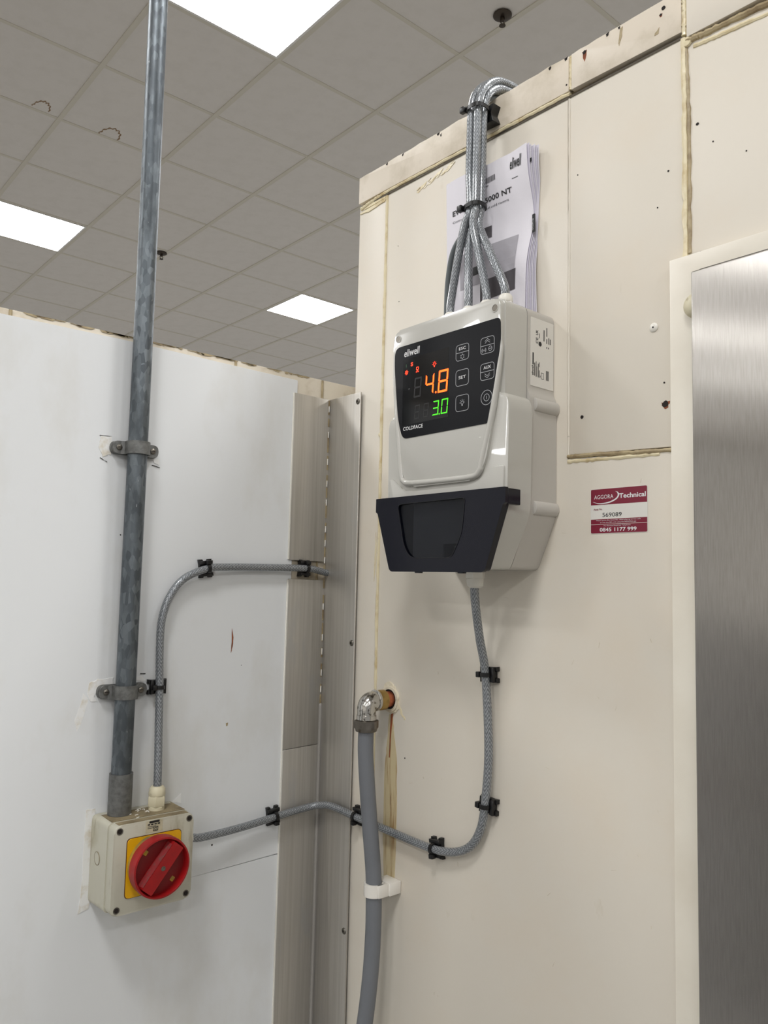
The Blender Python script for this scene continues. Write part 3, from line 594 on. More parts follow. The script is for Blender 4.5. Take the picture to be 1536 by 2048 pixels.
for k in range(9):
    x = -0.010 + random.uniform(-0.009, 0.016); z = random.uniform(0.010, 0.045); a = random.uniform(0, 3)
    tube(b, [(x, HB - 0.0005, z), (x + 0.004 * math.cos(a), HB + 0.0006, z + 0.004 * math.sin(a)), (x + 0.006 * math.cos(a + .6), HB - 0.0002, z + 0.006 * math.sin(a + .6))], 0.0006, 5, 3)
obj('debris', b, 'white_plastic', iso, kind='stuff')

# ================================================================== CABLES AND CLIPS
RC = 0.0055
def L3(x, z, d): return (x, -d, z)
def R3(u, z, d): return (-d, -u, z)
def cable(name, pts, r, m, label, group=None, per=10):
    b = B(); tube(b, pts, r, 18, per); o = obj(name, b, m, smooth=60); return tag(o, label, 'cable', group)
DC = 0.0125     # cable axis height above the wall when it lies in a clip
cable('braided_cable', [L3(-0.2930, 1.205, 0.026), L3(-0.2930, 1.235, 0.0255), L3(-0.2912, 1.29, 0.018), L3(-0.2905, 1.348, DC), L3(-0.2925, 1.40, 0.012), L3(-0.2910, 1.440, 0.011), L3(-0.2810, 1.472, 0.011), L3(-0.2600, 1.498, 0.011), L3(-0.2240, 1.5135, DC), L3(-0.19, 1.5165, 0.010), L3(-0.12, 1.5180, 0.009), L3(-0.0480, 1.5185, 0.011), L3(-0.020, 1.5150, 0.0085), L3(-0.0040, 1.5125, 0.0080), L3(0.03, 1.511, 0.008)],
      RC, 'braid', 'steel braided cable curving from the isolator top to the notch in the aluminium angle')
cable('braided_cable', [L3(-0.2420, 1.1418, 0.028), L3(-0.222, 1.1380, 0.026), L3(-0.16, 1.1370, 0.018), L3(-0.0925, 1.1405, DC), L3(-0.05, 1.1440, 0.0125), (-0.0275, -0.0175, 1.1470), (-0.0195, -0.0260, 1.1490), R3(0.045, 1.1520, 0.0155), R3(0.075, 1.1510, 0.0130), R3(0.1060, 1.1490, DC), R3(0.167, 1.1465, 0.010), R3(0.215, 1.1452, 0.010), R3(0.2730, 1.1460, DC), R3(0.310, 1.1515, 0.011), R3(0.338, 1.1655, 0.011), R3(0.355, 1.1890, 0.011), R3(0.3640, 1.2220, DC), R3(0.3680, 1.29, 0.011), R3(0.3625, 1.385, DC), R3(0.3640, 1.432, 0.026), R3(0.3735, 1.482, 0.046), R3(0.3755, 1.518, 0.050)],
      RC, 'braid', 'steel braided cable running from the isolator side across the corner up to the controller underside')
# bundle above the controller: (du, dd) places in the bundle, (u at the gland)
spec = [(-0.0055, 0.0060, 0.3208, 'braided cable furthest left of the four entering the controller top'), (-0.0050, -0.0052, 0.3543, 'second braided cable from the left entering the controller top'),
        (0.0058, 0.0050, 0.3858, 'third braided cable from the left entering the controller top'), (0.0060, -0.0060, 0.4168, 'braided cable furthest right of the four, nearest the manual page edge')]
BU, BD = 0.3535, 0.0330
TOPB = [(2.00, 0, 0), (2.06, 0, 0.0), (2.115, 0, 0.0)]
def bundle_pts(du, dd):
    k = dd
    return [R3(BU + du * 0.8 + 0.0050, 1.998, BD + 0.006 + dd * 0.9), R3(BU + du - 0.001, 2.05, BD + dd), R3(BU + du - 0.001, 2.11, BD + dd - 0.001), R3(BU + du - 0.001, 2.137, BD + dd - 0.002), R3(BU + du, 2.165 + k * 0.3, 0.024 + k * 0.9), R3(BU + du, 2.186 + k * 0.8, 0.003 + k * 0.5), R3(BU + du, 2.1935 + k, -0.024), R3(BU + du + 0.002, 2.192 + k, -0.06), R3(BU + du + 0.006, 2.188 + k, -0.14), R3(BU + du + 0.01, 2.18 + k * 0.3, -0.30)]
for du, dd, ug, lb in spec:
    cable('braided_cable', [R3(ug, 1.858, 0.045), R3(ug + (BU + du - ug) * 0.04, 1.876, 0.045), R3(ug + (BU + du - ug) * 0.50, 1.928, 0.0450 + dd * 0.3), R3(ug + (BU + du - ug) * 0.92, 1.972, 0.0420 + dd * 0.8)] + bundle_pts(du, dd), RC, 'braid', lb, 'braided cables over the controller')
cable('grey_cable', [R3(0.3050, 1.838, 0.036), R3(0.3050, 1.870, 0.036), R3(0.3070, 1.914, 0.036), R3(0.3165, 1.952, 0.036), R3(0.3380, 1.978, 0.034), R3(0.3460, 2.00, 0.0315), R3(0.3440, 2.06, 0.0275), R3(0.3440, 2.12, 0.0265), R3(0.3460, 2.152, 0.0190), R3(0.3480, 2.172, 0.002), R3(0.349, 2.179, -0.03), R3(0.35, 2.175, -0.10)],
      0.0040, 'flex', 'plain dark grey flex bowing out left of the braided cables')
# clips
def clip(Mx, ang, label):
    """screw-on nylon tie mount with the tie round the cable; local y runs along the cable"""
    t = thing('cable_clip', label, 'cable clip', Mx @ Matrix.Rotation(math.radians(ang), 4, 'Z'), 'black cable clips')
    b = B(); w, h = 0.0135, 0.0102
    o1 = [(-w, -h), (-0.006, -h * 0.92), (0.006, -h * 0.92), (w, -h), (w, -h * 0.45), (0.0095, -h * 0.36), (0.0095, h * 0.36), (w, h * 0.45), (w, h), (0.006, h * 0.92), (-0.006, h * 0.92), (-w, h), (-w, h * 0.45), (-0.0095, h * 0.36), (-0.0095, -h * 0.36), (-w, -h * 0.45)]
    prism(b, o1, 0.0003, 0.0062, 0.0008, 2)
    for s in (1, -1): prism(b, [(s * 0.0062, -h * 0.9), (s * 0.0112, -h * 0.95), (s * 0.0112, h * 0.95), (s * 0.0062, h * 0.9)], 0.0060, 0.0110, 0.0008, 2)
    obj('mount', b, 'blackp', t)
    b = B(); n = 20; r0, r1, hw = 0.0062, 0.0074, 0.0026; rows = []
    for k in range(n + 1):
        a = math.radians(-15 + 210 * k / n); c, s = math.cos(a), math.sin(a)
        rows.append([b.verts.new((r * c, y, DC + r * s)) for r, y in ((r0, -hw), (r1, -hw), (r1, hw), (r0, hw))])
    for p, q in zip(rows, rows[1:]):
        for k in range(4): b.faces.new((p[k], p[(k + 1) % 4], q[(k + 1) % 4], q[k]))
    b.faces.new(rows[0]); b.faces.new(rows[-1][::-1])
    obj('tie_strap', b, 'blackp', t)
    b = B(); box(b, -0.0118, -0.0058, -0.0036, 0.0036, DC - 0.0010, DC + 0.0062, 0.0008); obj('tie_head', b, 'blackp', t)
    return t
clip(ML(-0.2905, 1.3480), 0, 'black clip on the vertical cable beside the lower pipe saddle')
clip(ML(-0.2240, 1.5135), -84, 'black clip at the bend of the cable left of the aluminium angle')
clip(ML(-0.0480, 1.5185, -0.002), -92, 'black clip inside the notch cut in the aluminium angle')
clip(ML(-0.0925, 1.1405), 94, 'black clip just left of the aluminium angle on the lower cable')
clip(MR(0.1060, 1.1490), 88, 'black clip right of the aluminium angle, partly behind the grey waste pipe')
clip(MR(0.2730, 1.1460), 96, 'black clip at the lowest bend of the cable on the cream wall')
clip(MR(0.3640, 1.2220), -4, 'lower of two black clips on the vertical cable under the controller')
clip(MR(0.3625, 1.3850), 2, 'upper of two black clips on the vertical cable under the controller')
# ties on the bundle
def bundle_tie(z, bd, label, mount, group='cable ties on the bundle', dz=0.0, du=0.0):
    t = thing('cable_tie', label, 'cable tie', MR(BU + du, z, bd), group)
    b = B(); n = 36; hw = 0.0027; rows = []
    for k in range(n):
        a = 2 * math.pi * k / n; c, s = math.cos(a), math.sin(a); ex = 0.0128; q = 1 / ((abs(c) ** 3 + abs(s) ** 3) ** (1 / 3.0))
        rows.append([b.verts.new((r * q * c, y - dz * c, r * q * s)) for r, y in ((ex, -hw), (ex + 0.0012, -hw), (ex + 0.0012, hw), (ex, hw))])
    for i in range(n):
        p, q = rows[i], rows[(i + 1) % n]
        for k in range(4): b.faces.new((p[k], p[(k + 1) % 4], q[(k + 1) % 4], q[k]))
    obj('tie_strap', b, 'blackp', t)
    b = B(); box(b, -0.0185, -0.0105, -0.0040 + dz, 0.0040 + dz, 0.0095, 0.0165, 0.001); obj('tie_head', b, 'blackp', t)
    if mount:
        b = B(); prism(b, rpoly([(-0.012, -0.014), (0.016, -0.016), (0.0105, -0.003), (0.016, 0.009), (-0.012, 0.008)], 0.001, 2), -bd + 0.0033, -0.0140, 0.001); obj('mount', b, 'blackp', t)
    return t
bundle_tie(2.140, BD - 0.001, 'black tie and mount gripping the cable bundle at the wall top', True)
bundle_tie(1.998, BD + 0.006, 'black tie round the cable bundle in front of the manual', False, dz=-0.0010, du=0.0045)

# ================================================================== CONTROLLER
ct = thing('refrigeration_controller', 'grey wall-mounted temperature controller with black display and smoked lower flap', 'controller', MR(0.3625, 0.0))
def mir(half): return half + [(-x, y) for x, y in half[::-1]]
base_out = mir([(0.073, 1.5185), (0.1005, 1.5830), (0.1005, 1.7240), (0.0958, 1.7330), (0.0958, 1.8360)])
b = B(); prism(b, rpoly(base_out, [0.006, 0.012, 0.004, 0.004, 0.012, 0.012, 0.004, 0.004, 0.012, 0.006]), 0.0006, 0.0515, 0.0)
base = obj('base', b, 'base', ct)
for z in (1.7155, 1.5915):
    for s in (1, -1):
        b = B(); N = 10; pts = [(math.sin(math.pi * k / N) * 0.0062, math.cos(math.pi * k / N) * 0.0085) for k in range(N + 1)]
        prism(b, [(s * (0.0990 + x), z + y) for x, y in pts], 0.0006, 0.044, 0.002, 2); obj('fixing_rib', b, 'base', ct)
up_half = [(0.0955, 1.6300), (0.0955, 1.8365)]; low_half = [(0.0725, 1.5180), (0.1030, 1.5835), (0.1048, 1.7080), (0.0985, 1.7230)]
b = B(); prism(b, rpoly(mir(up_half), [0.001, 0.012, 0.012, 0.001]), 0.0525, 0.0915, 0.0050, 4); lid = obj('lid', b, 'lid', ct, smooth=50)
rl = [0.006, 0.012, 0.008, 0.008]
b = B(); prism(b, rpoly(mir(low_half), rl + rl[::-1]), 0.0525, 0.0945, 0.0065, 5); obj('lid_lower', b, 'lid', lid, smooth=50)
b = B(); prism(b, rpoly(mir([(0.0715, 1.5190), (0.0990, 1.5840), (0.0945, 1.7330), (0.0945, 1.8350)]), 0.008), 0.0512, 0.0527); obj('lid_seam', b, 'dark', ct)
# upper raised face with U-shaped rim
def uface(k, z, top): return [(0.0955 - k, top), (0.0955 - k, 1.7640), (0.0875 - k, 1.7020), (0.0740 - k * 0.9, 1.6400 + k), (0.0580 - k * 0.4, 1.6205 + k)]
def um(k, top): h = uface(k, 0, top); return [(-x, y) for x, y in h] + h[::-1]
ur = [0.010, 0.02, 0.02, 0.012, 0.010]
outer = rpoly(um(0.0015, 1.8355), [0.012] + ur[1:] + ur[1:][::-1] + [0.012])
b = B(); prism(b, outer, 0.0900, 0.0985, 0.0030, 3); obj('face_rim', b, 'lid', lid, smooth=50)
rim_path = [(-0.0930, 1.8000), (-0.0930, 1.785), (-0.0915, 1.765), (-0.0832, 1.7026), (-0.0748, 1.6420), (-0.0700, 1.6320), (-0.0570, 1.6278), (0.0, 1.6265), (0.0505, 1.6270), (0.0625, 1.6330), (0.0668, 1.6450), (0.0826, 1.7025), (0.0935, 1.765), (0.0938, 1.785), (0.0938, 1.8000)]
b = B(); tube(b, [(x, y, 0.0968) for x, y in rim_path], lambda t: 0.0004 + 0.0036 * max(0.0, min(1.0, (t - 0.03) / 0.18, (0.97 - t) / 0.18)), 10, 8); obj('rim_lip', b, 'lid', lid, smooth=60)
# lower bulge with its wave-shaped upper edge
wav = [(-0.1020, 1.6370), (-0.0900, 1.6345), (-0.0800, 1.6265), (-0.0700, 1.6185), (-0.0500, 1.6170), (0.0420, 1.6172), (0.0580, 1.6200), (0.0720, 1.6300), (0.0830, 1.6355), (0.1020, 1.6375)]
b = B(); prism(b, rpoly([(-0.0985, 1.586), (-0.0700, 1.5225), (0.0700, 1.5225), (0.0985, 1.586)] + [(max(-0.0995, min(0.0995, x)), y) for x, y in wav[::-1]], 0.004, 3), 0.0930, 0.0964, 0.0015, 3); obj('lower_bulge', b, 'lid', lid, smooth=50)
for x in (-0.0850, 0.0855):
    b = B(); prism(b, circle(x, 1.8235, 0.0042, 20), 0.0984, 0.0988); h = obj('screw_recess', b, M['nut'], lid)
    b = B(); outline_ring(b, circle(x, 1.8235, 0.0050, 20), 0.0009, 0.0984, 0.0991); obj('recess_lip', b, 'lid', h)
# black faceplate
ZF = 0.0992
pl = rpoly([(-0.0905, 1.8118), (0.0940, 1.8105), (0.0948, 1.7735), (0.0762, 1.6875), (-0.0720, 1.6868), (-0.0815, 1.7126), (-0.0908, 1.7850)], [0.010, 0.006, 0.02, 0.003, 0.008, 0.02, 0.02], 5)
b = B(); prism(b, pl, 0.0980, ZF, 0.0003, 1); face = obj('faceplate', b, 'black_face', ct)
b = B(); prism(b, [(-0.0735, 1.7925), (0.0108, 1.7925), (0.0115, 1.7045), (-0.0735, 1.7045)], ZF, ZF + 0.0001); disp = obj('display', b, 'display', ct, smooth=0)
ZD = ZF + 0.0001
def seg7(ch, x0, x1, y0, y1, w, m, slant, z=ZD):
    on = {'0': 'abcdef', '1': 'bc', '2': 'abged', '3': 'abgcd', '4': 'fgbc', '5': 'afgcd', '8': 'abcdefg', '-': 'g'}[ch]
    b = B(); ym = (y0 + y1) / 2; g = w * 0.12
    def P(x, y): return (x + slant * (y - y0), y)
    S_ = {'a': [(x0 + g, y1), (x1 - g, y1), (x1 - w, y1 - w), (x0 + w, y1 - w)], 'd': [(x0 + g, y0), (x1 - g, y0), (x1 - w, y0 + w), (x0 + w, y0 + w)], 'g': [(x0 + w * .6, ym), (x0 + w, ym + w / 2), (x1 - w, ym + w / 2), (x1 - w * .6, ym), (x1 - w, ym - w / 2), (x0 + w, ym - w / 2)],
          'f': [(x0, y1 - g), (x0 + w, y1 - w - g), (x0 + w, ym + w * .55), (x0 + w * .3, ym + g), (x0, ym + w * .4)], 'b': [(x1, y1 - g), (x1, ym + w * .4), (x1 - w * .3, ym + g), (x1 - w, ym + w * .55), (x1 - w, y1 - w - g)],
          'e': [(x0, y0 + g), (x0, ym - w * .4), (x0 + w * .3, ym - g), (x0 + w, ym - w * .55), (x0 + w, y0 + w + g)], 'c': [(x1, y0 + g), (x1 - w, y0 + w + g), (x1 - w, ym - w * .55), (x1 - w * .3, ym - g), (x1, ym - w * .4)]}
    for s in on: prism(b, [P(x, y) for x, y in S_[s]], z, z + 0.00012)
    return obj('digit', b, m, disp, smooth=0)
UC = 0.3625
seg7('4', 0.3315 - UC, 0.3468 - UC, 1.7382, 1.7645, 0.0024, 'seg_orange', 0.07); seg7('8', 0.3548 - UC, 0.3716 - UC, 1.7372, 1.7655, 0.0026, 'seg_orange', 0.07)
seg7('3', 0.3455 - UC, 0.3562 - UC, 1.7098, 1.7280, 0.0015, 'seg_green', 0.09); seg7('0', 0.3610 - UC, 0.3722 - UC, 1.7096, 1.7283, 0.0015, 'seg_green', 0.09)
for x, y, r, m in ((0.3516 - UC, 1.7390, 0.0014, 'seg_orange'), (0.3584 - UC, 1.7104, 0.0010, 'seg_green')):
    b = B(); prism(b, circle(x, y, r, 12), ZD, ZD + 0.00012); obj('decimal_point', b, m, disp, smooth=0)
seg7('8', 0.3105 - UC, 0.3238 - UC, 1.7382, 1.7642, 0.0022, 'seg_off', 0.07); seg7('-', 0.2985 - UC, 0.3050 - UC, 1.738, 1.7655, 0.002, 'seg_off', 0.0)
seg7('8', 0.3125 - UC, 0.3215 - UC, 1.7100, 1.7280, 0.0014, 'seg_off', 0.09); seg7('8', 0.3290 - UC, 0.3380 - UC, 1.7098, 1.7278, 0.0014, 'seg_off', 0.09)
text('S', 0.3042 - UC, 0.3082 - UC, 1.7812, 1.7864, ZD, 'seg_red', disp, 0.03)
# indicator icons
b = B(); cx, cy = 0.2960 - UC, 1.7745
for k in range(6):
    a = math.radians(60 * k + 15); c, s = math.cos(a), math.sin(a)
    prism(b, [(cx + c * 0.0006 - s * .0004, cy + s * 0.0006 + c * .0004), (cx + c * 0.0032 - s * .0005, cy + s * 0.0032 + c * .0005), (cx + c * 0.0032 + s * .0005, cy + s * 0.0032 - c * .0005), (cx + c * 0.0006 + s * .0004, cy + s * 0.0006 - c * .0004)], ZD, ZD + 0.0001)
outline_ring(b, circle(cx, cy, 0.0024, 12), 0.0006, ZD, ZD + 0.0001); obj('snowflake_icon', b, 'seg_red', disp, smooth=0)
b = B(); cx, cy = 0.3168 - UC, 1.7750
outline_ring(b, rrect(cx - 0.0024, cx + 0.0024, cy - 0.0008, cy + 0.0034, 0.001, 2), 0.0009, ZD, ZD + 0.0001); box(b, cx - 0.0010, cx + 0.0010, cy - 0.0022, cy - 0.0008, ZD, ZD + 0.0001); box(b, cx - 0.0026, cx - 0.0006, cy - 0.0038, cy - 0.0024, ZD, ZD + 0.0001); box(b, cx + 0.0006, cx + 0.0026, cy - 0.0038, cy - 0.0024, ZD, ZD + 0.0001); obj('defrost_icon', b, 'seg_red', disp, smooth=0)
def bulb(b, cx, cy, s, z, h):
    outline_ring(b, circle(cx, cy, 0.0020 * s, 14), 0.0005 * s, z, z + h); box(b, cx - 0.0008 * s, cx + 0.0008 * s, cy - 0.0036 * s, cy - 0.0020 * s, z, z + h)
    for a in (0, 45, 90, 135, 180):
        c, q = math.cos(math.radians(a)), math.sin(math.radians(a)); prism(b, [(cx + c * 0.0026 * s - q * .00025 * s, cy + q * 0.0026 * s + c * .00025 * s), (cx + c * 0.0038 * s - q * .00025 * s, cy + q * 0.0038 * s + c * .00025 * s), (cx + c * 0.0038 * s + q * .00025 * s, cy + q * 0.0038 * s - c * .00025 * s), (cx + c * 0.0026 * s + q * .00025 * s, cy + q * 0.0026 * s - c * .00025 * s)], z, z + h)
b = B(); bulb(b, 0.3482 - UC, 1.7756, 1.0, ZD, 0.0001); obj('bulb_icon', b, 'seg_red', disp, smooth=0)
b = B(); prism(b, [(0.2950 - UC, 1.7855), (0.2962 - UC, 1.7855), (0.2957 - UC, 1.7832), (0.2964 - UC, 1.7832), (0.2948 - UC, 1.7800), (0.2952 - UC, 1.7825), (0.2946 - UC, 1.7825)], ZD, ZD + 0.0001); obj('power_icon', b, mat('dim_green_led', (20, 70, 34), .5), disp, smooth=0)
# buttons printed on the faceplate
def button(u, z, split=False, round_=False):
    x = u - UC; b = B(); pts = circle(x, z, 0.0090, 28) if round_ else rrect(x - 0.0110, x + 0.0110, z - 0.0101, z + 0.0101, 0.0048)
    outline_ring(b, pts, 0.0006, ZF, ZF + 0.0001)
    if split: box(b, x - 0.0105, x + 0.0105, z - 0.0003, z + 0.0003, ZF, ZF + 0.0001)
    return obj('button', b, 'print_grey', face, smooth=0)
def btext(s, u, z, w, h): text(s, u - UC - w / 2, u - UC + w / 2, z - h / 2, z + h / 2, ZF, 'print_white', face, 0.006)
button(0.3966, 1.7810, True); btext('ESC', 0.3966, 1.7860, 0.0115, 0.0036)
button(0.3969, 1.7495); btext('SET', 0.3969, 1.7500, 0.0122, 0.0038); button(0.3975, 1.7180)
button(0.4372, 1.7811, True); button(0.4374, 1.7495, True); btext('AUX', 0.4374, 1.7545, 0.0115, 0.0038); button(0.4368, 1.7183, False, True)
b = B(); bulb(b, 0.3975 - UC, 1.7185, 1.15, ZF, 0.0001)
def chev(x, y, s):
    for q in (0, 0.0024): prism(b, [(x - 0.0040, y - s * 0.0008 + q), (x, y + s * 0.0022 + q), (x + 0.0040, y - s * 0.0008 + q), (x + 0.0040, y - s * 0.0014 + q), (x, y + s * 0.0015 + q), (x - 0.0040, y - s * 0.0014 + q)], ZF, ZF + 0.0001)
chev(0.4372 - UC, 1.7848, 1); chev(0.4374 - UC, 1.7436, -1)
for k in range(6):
    a = math.radians(60 * k + 30); prism(b, circle(0.3967 - UC + 0.0026 * math.cos(a), 1.7757 + 0.0026 * math.sin(a), 0.0008, 8), ZF, ZF + 0.0001)
outline_ring(b, circle(0.4368 - UC, 1.7183, 0.0045, 22), 0.0006, ZF, ZF + 0.0001); box(b, 0.4368 - UC - .0003, 0.4368 - UC + .0003, 1.7163, 1.7203, ZF, ZF + 0.0001)
outline_ring(b, circle(0.4418 - UC, 1.7763, 0.0030, 18), 0.0005, ZF, ZF + 0.0001); box(b, 0.4395 - UC, 0.4441 - UC, 1.7760, 1.7766, ZF, ZF + 0.0001)
prism(b, circle(0.4318 - UC, 1.7757, 0.0007, 8), ZF, ZF + 0.0001)
for s in (1, -1):
    for r in (0.0018, 0.0031):
        arc = [(0.4318 - UC + s * r * math.cos(math.radians(a)), 1.7757 + r * math.sin(math.radians(a))) for a in range(-50, 51, 20)]
        arc += [(0.4318 - UC + s * (r + .0005) * math.cos(math.radians(a)), 1.7757 + (r + .0005) * math.sin(math.radians(a))) for a in range(50, -51, -20)]; prism(b, arc, ZF, ZF + 0.0001)
obj('button_symbol', b, 'print_grey', face, smooth=0)
text('eliwell', 0.2908 - UC, 0.3205 - UC, 1.7958, 1.8056, ZF, 'print_white', face, 0.012, 0.12)
text('COLDFACE', 0.2916 - UC, 0.3288 - UC, 1.6973, 1.7021, ZF, 'print_white', face, 0.012)
# smoked flap
fl_half = [(0.0820, 1.5135), (0.1085, 1.5900), (0.1120, 1.5915), (0.1120, 1.6095)]
fl_o = rpoly(mir(fl_half), [0.006, 0.002, 0.001, 0.001, 0.001, 0.001, 0.002, 0.006]); win = rpoly([(-0.0690, 1.6000), (0.0510, 1.6015), (0.0465, 1.5590), (0.0300, 1.5302), (-0.0430, 1.5306), (-0.0555, 1.5466)], [0.008, 0.006, 0.012, 0.008, 0.010, 0.02], 5)
def plate_with_hole(b, out, hol, z0, z1):
    res = []
    for z in (z0, z1):
        eo = [b.verts.new((x, y, z)) for x, y in out]; eh = [b.verts.new((x, y, z)) for x, y in hol]
        ed = [b.edges.new((L[i], L[(i + 1) % len(L)])) for L in (eo, eh) for i in range(len(L))]
        bmesh.ops.triangle_fill(b, edges=ed, use_beauty=True, use_dissolve=False); res.append((eo, eh))
    for k in (0, 1):
        A, C = res[0][k], res[1][k]
        for i in range(len(A)): j = (i + 1) % len(A); b.faces.new((A[i], A[j], C[j], C[i]))
b = B(); plate_with_hole(b, fl_o, win, 0.1030, 0.1080)
fl = obj('flap', b, 'smoke', ct, 'smoked dark blue flap')
b = B(); outline_ring(b, rpoly(mir([(0.0805, 1.5150), (0.1070, 1.5890), (0.1090, 1.6080)]), 0.004), 0.0040, 0.0963, 0.1031); obj('flap_wall', b, 'smoke', fl)
for s in (1, -1):
    b = B(); prism(b, rpoly([(s * 0.1055, 1.5905), (s * 0.1120, 1.5905), (s * 0.1120, 1.6085), (s * 0.1055, 1.6085)], 0.001, 2), 0.0820, 0.1031, 0.0005, 1); obj('hinge', b, 'smoke', fl)
for x in (-0.030, 0.044):
    b = B(); box(b, x - 0.005, x + 0.005, 1.5120, 1.5160, 0.1020, 0.1075, 0.0008); obj('flap_tab', b, 'smoke', fl)
b = B(); outline_ring(b, win, 0.0007, 0.1080, 0.1086); obj('window_edge', b, mat('edge_black', (8, 8, 11), .3), fl)
b = B(); prism(b, win, 0.1052, 0.1062); obj('window', b, 'pane', fl)
b = B(); box(b, -0.082, 0.066, 1.5265, 1.6055, 0.0963, 0.0968); obj('recess', b, mat('recess_dark', (18, 19, 24), .6), fl)
b = B(); prism(b, rpoly([(-0.0480, 1.5300), (0.0060, 1.5300), (0.0060, 1.5480), (0.030, 1.5480), (0.0500, 1.5560), (0.0560, 1.6030), (-0.0480, 1.6030)], [0, 0, 0, .003, .003, 0.004, 0], 3), 0.0968, 0.0990, 0.0004, 1); obj('inner_plate', b, 'inner', fl)
b = B(); box(b, 0.0250, 0.0275, 1.5330, 1.5450, 0.0968, 0.0985, 0.0004, 1); obj('inner_clip', b, 'inner', fl)
# glands on top and below, side label
for u in (0.3208, 0.3543, 0.3858, 0.4168): gland_parts(ct, 'white_plastic', Matrix.Translation((u - UC, 1.8357, 0.0440)) @ UP, 0.9)
DN = Matrix(((1, 0, 0, 0), (0, 0, -1, 0), (0, 1, 0, 0), (0, 0, 0, 1)))
b = B(); lathe(b, [(0.0118, 0), (0.0122, 0.0010), (0.0122, 0.0110), (0.0116, 0.0118)], 36, Matrix.Translation((0.3755 - UC, 1.5188, 0.048)) @ DN, hexa=(0, 1, 2, 3)); obj('bottom_gland_nut', b, 'white_plastic', ct)
b = B(); lathe(b, [(0.0108, 0.0118), (0.0110, 0.0140), (0.0100, 0.0210), (0.0070, 0.0235), (0.0060, 0.0236)], 24, Matrix.Translation((0.3755 - UC, 1.5188, 0.048)) @ DN); obj('bottom_gland', b, 'white_plastic', ct)
SM = Matrix(((0, 0, 1, 0.0959), (0, 1, 0, 0), (-1, 0, 0, 0), (0, 0, 0, 1)))     # frame on the controller's right side: x towards the wall
b = B(); prism(b, rrect(-0.0462, -0.0020, 1.7390, 1.8235, 0.001, 2), 0.0, 0.0004); sl = obj('rating_label', b, 'label', ct, 'white rating label on the right side'); sl.matrix_local = SM
ZL = 0.0004
text('eliwell', -0.0438, -0.0405, 1.7520, 1.7640, ZL, 'print_black', sl, 0.03, rot=90)
text('CE', -0.0365, -0.0320, 1.7925, 1.8000, ZL, 'print_black', sl, 0.02, rot=90)
text('UK', -0.0365, -0.0320, 1.8030, 1.8095, ZL, 'print_black', sl, 0.02, rot=90)
b = B()
def bar(x, y0, y1, w=0.0014): box(b, x, x + w, y0, y1, ZL, ZL + 0.0001)
bar(-0.0425, 1.7650, 1.7800, 0.0022); bar(-0.0390, 1.7520, 1.7680); bar(-0.0362, 1.7510, 1.7700, 0.0010); bar(-0.0345, 1.7515, 1.7640, 0.0008); bar(-0.0322, 1.7510, 1.7680, 0.0012); bar(-0.0302, 1.7510, 1.7600, 0.0012); bar(-0.0302, 1.7640, 1.7700, 0.0010); bar(-0.0280, 1.7515, 1.7540, 0.0008)
outline_ring(b, rrect(-0.0258, -0.0210, 1.7500, 1.7580), 0.0006, ZL, ZL + 0.0001)
for k in range(4): bar(-0.0165 + k * 0.0015, 1.7500, 1.7620, 0.0009)
bar(-0.0215, 1.7980, 1.8120, 0.0016); bar(-0.0160, 1.8050, 1.8160); bar(-0.0160, 1.7960, 1.8020); bar(-0.0120, 1.7960, 1.8040); bar(-0.0092, 1.7960, 1.8030); bar(-0.0160, 1.7900, 1.7920); bar(-0.0125, 1.7900, 1.7920); bar(-0.0300, 1.8000, 1.8060, 0.001)
prism(b, circle(-0.0282, 1.7930, 0.0030, 14), ZL, ZL + 0.0001)
obj('small_print', b, 'print_black', sl, kind='stuff', smooth=0)

# ================================================================== MANUAL
mn = thing('manual', 'white printed installation manual wedged behind the cables on top of the controller', 'booklet', MR(0.2820, 1.8385))
PW, PH = 0.1465, 0.2270
def dsurf(u, v, k):
    """distance from the wall; u across 0..1, v up 0..1, k page number from the cover"""
    left = 0.0105 + 0.0075 * v; t = v
    right = 0.020 - 0.016 * math.exp(-((t - 0.60) / 0.20) ** 2) - 0.001 * k
    d = left * (1 - u) + right * u if u < 1 else right
    w = u ** 2; d = left * (1 - w) + right * w + 0.0016 * math.sin(u * 9 + v * 2) * (1 - abs(2 * u - 1)) * (v > 0.5) * (v - 0.5) * 2
    return max(0.0010 + 0.0002 * (8 - k), d - 0.0011 * k)
def page(k, du, dv, m, name, lab=None):
    b = B(); nx, ny = 16, 24; V = []
    for j in range(ny + 1):
        row = []
        for i in range(nx + 1):
            u, v = i / nx, j / ny; edge = 0.0025 * math.sin(u * 7 + k) * v if k == 0 else 0.002 * math.sin(u * 5 + k * 2) * v
            fan = du * u * (0.4 + 1.2 * abs(v - 0.45)) if k else 0.0
            row.append(b.verts.new((PW * u + fan, PH * v + edge * (v > 0.99) + dv * u * v, dsurf(u, v, k))))
        V.append(row)
    for j in range(ny):
        for i in range(nx): b.faces.new((V[j][i], V[j][i + 1], V[j + 1][i + 1], V[j + 1][i]))
    return obj(name, b, m, mn, lab)
cover = page(0, 0, 0, 'paper', 'cover')
for k in range(1, 7): page(k, 0.0012 + 0.0014 * k, random.uniform(-0.004, 0.002), 'paper_back' if k % 2 else 'paper', 'page')
def on_cover(o_mesh_pts, m, name, eps=0.0004):
    b = B()
    for pts in o_mesh_pts:
        vs = [b.verts.new((x, y, dsurf(min(1, max(0, x / PW)), y / PH, 0) + eps)) for x, y in pts]; b.faces.new(vs)
    bmesh.ops.triangulate(b, faces=b.faces[:]); return obj(name, b, m, cover, smooth=0, kind=None)
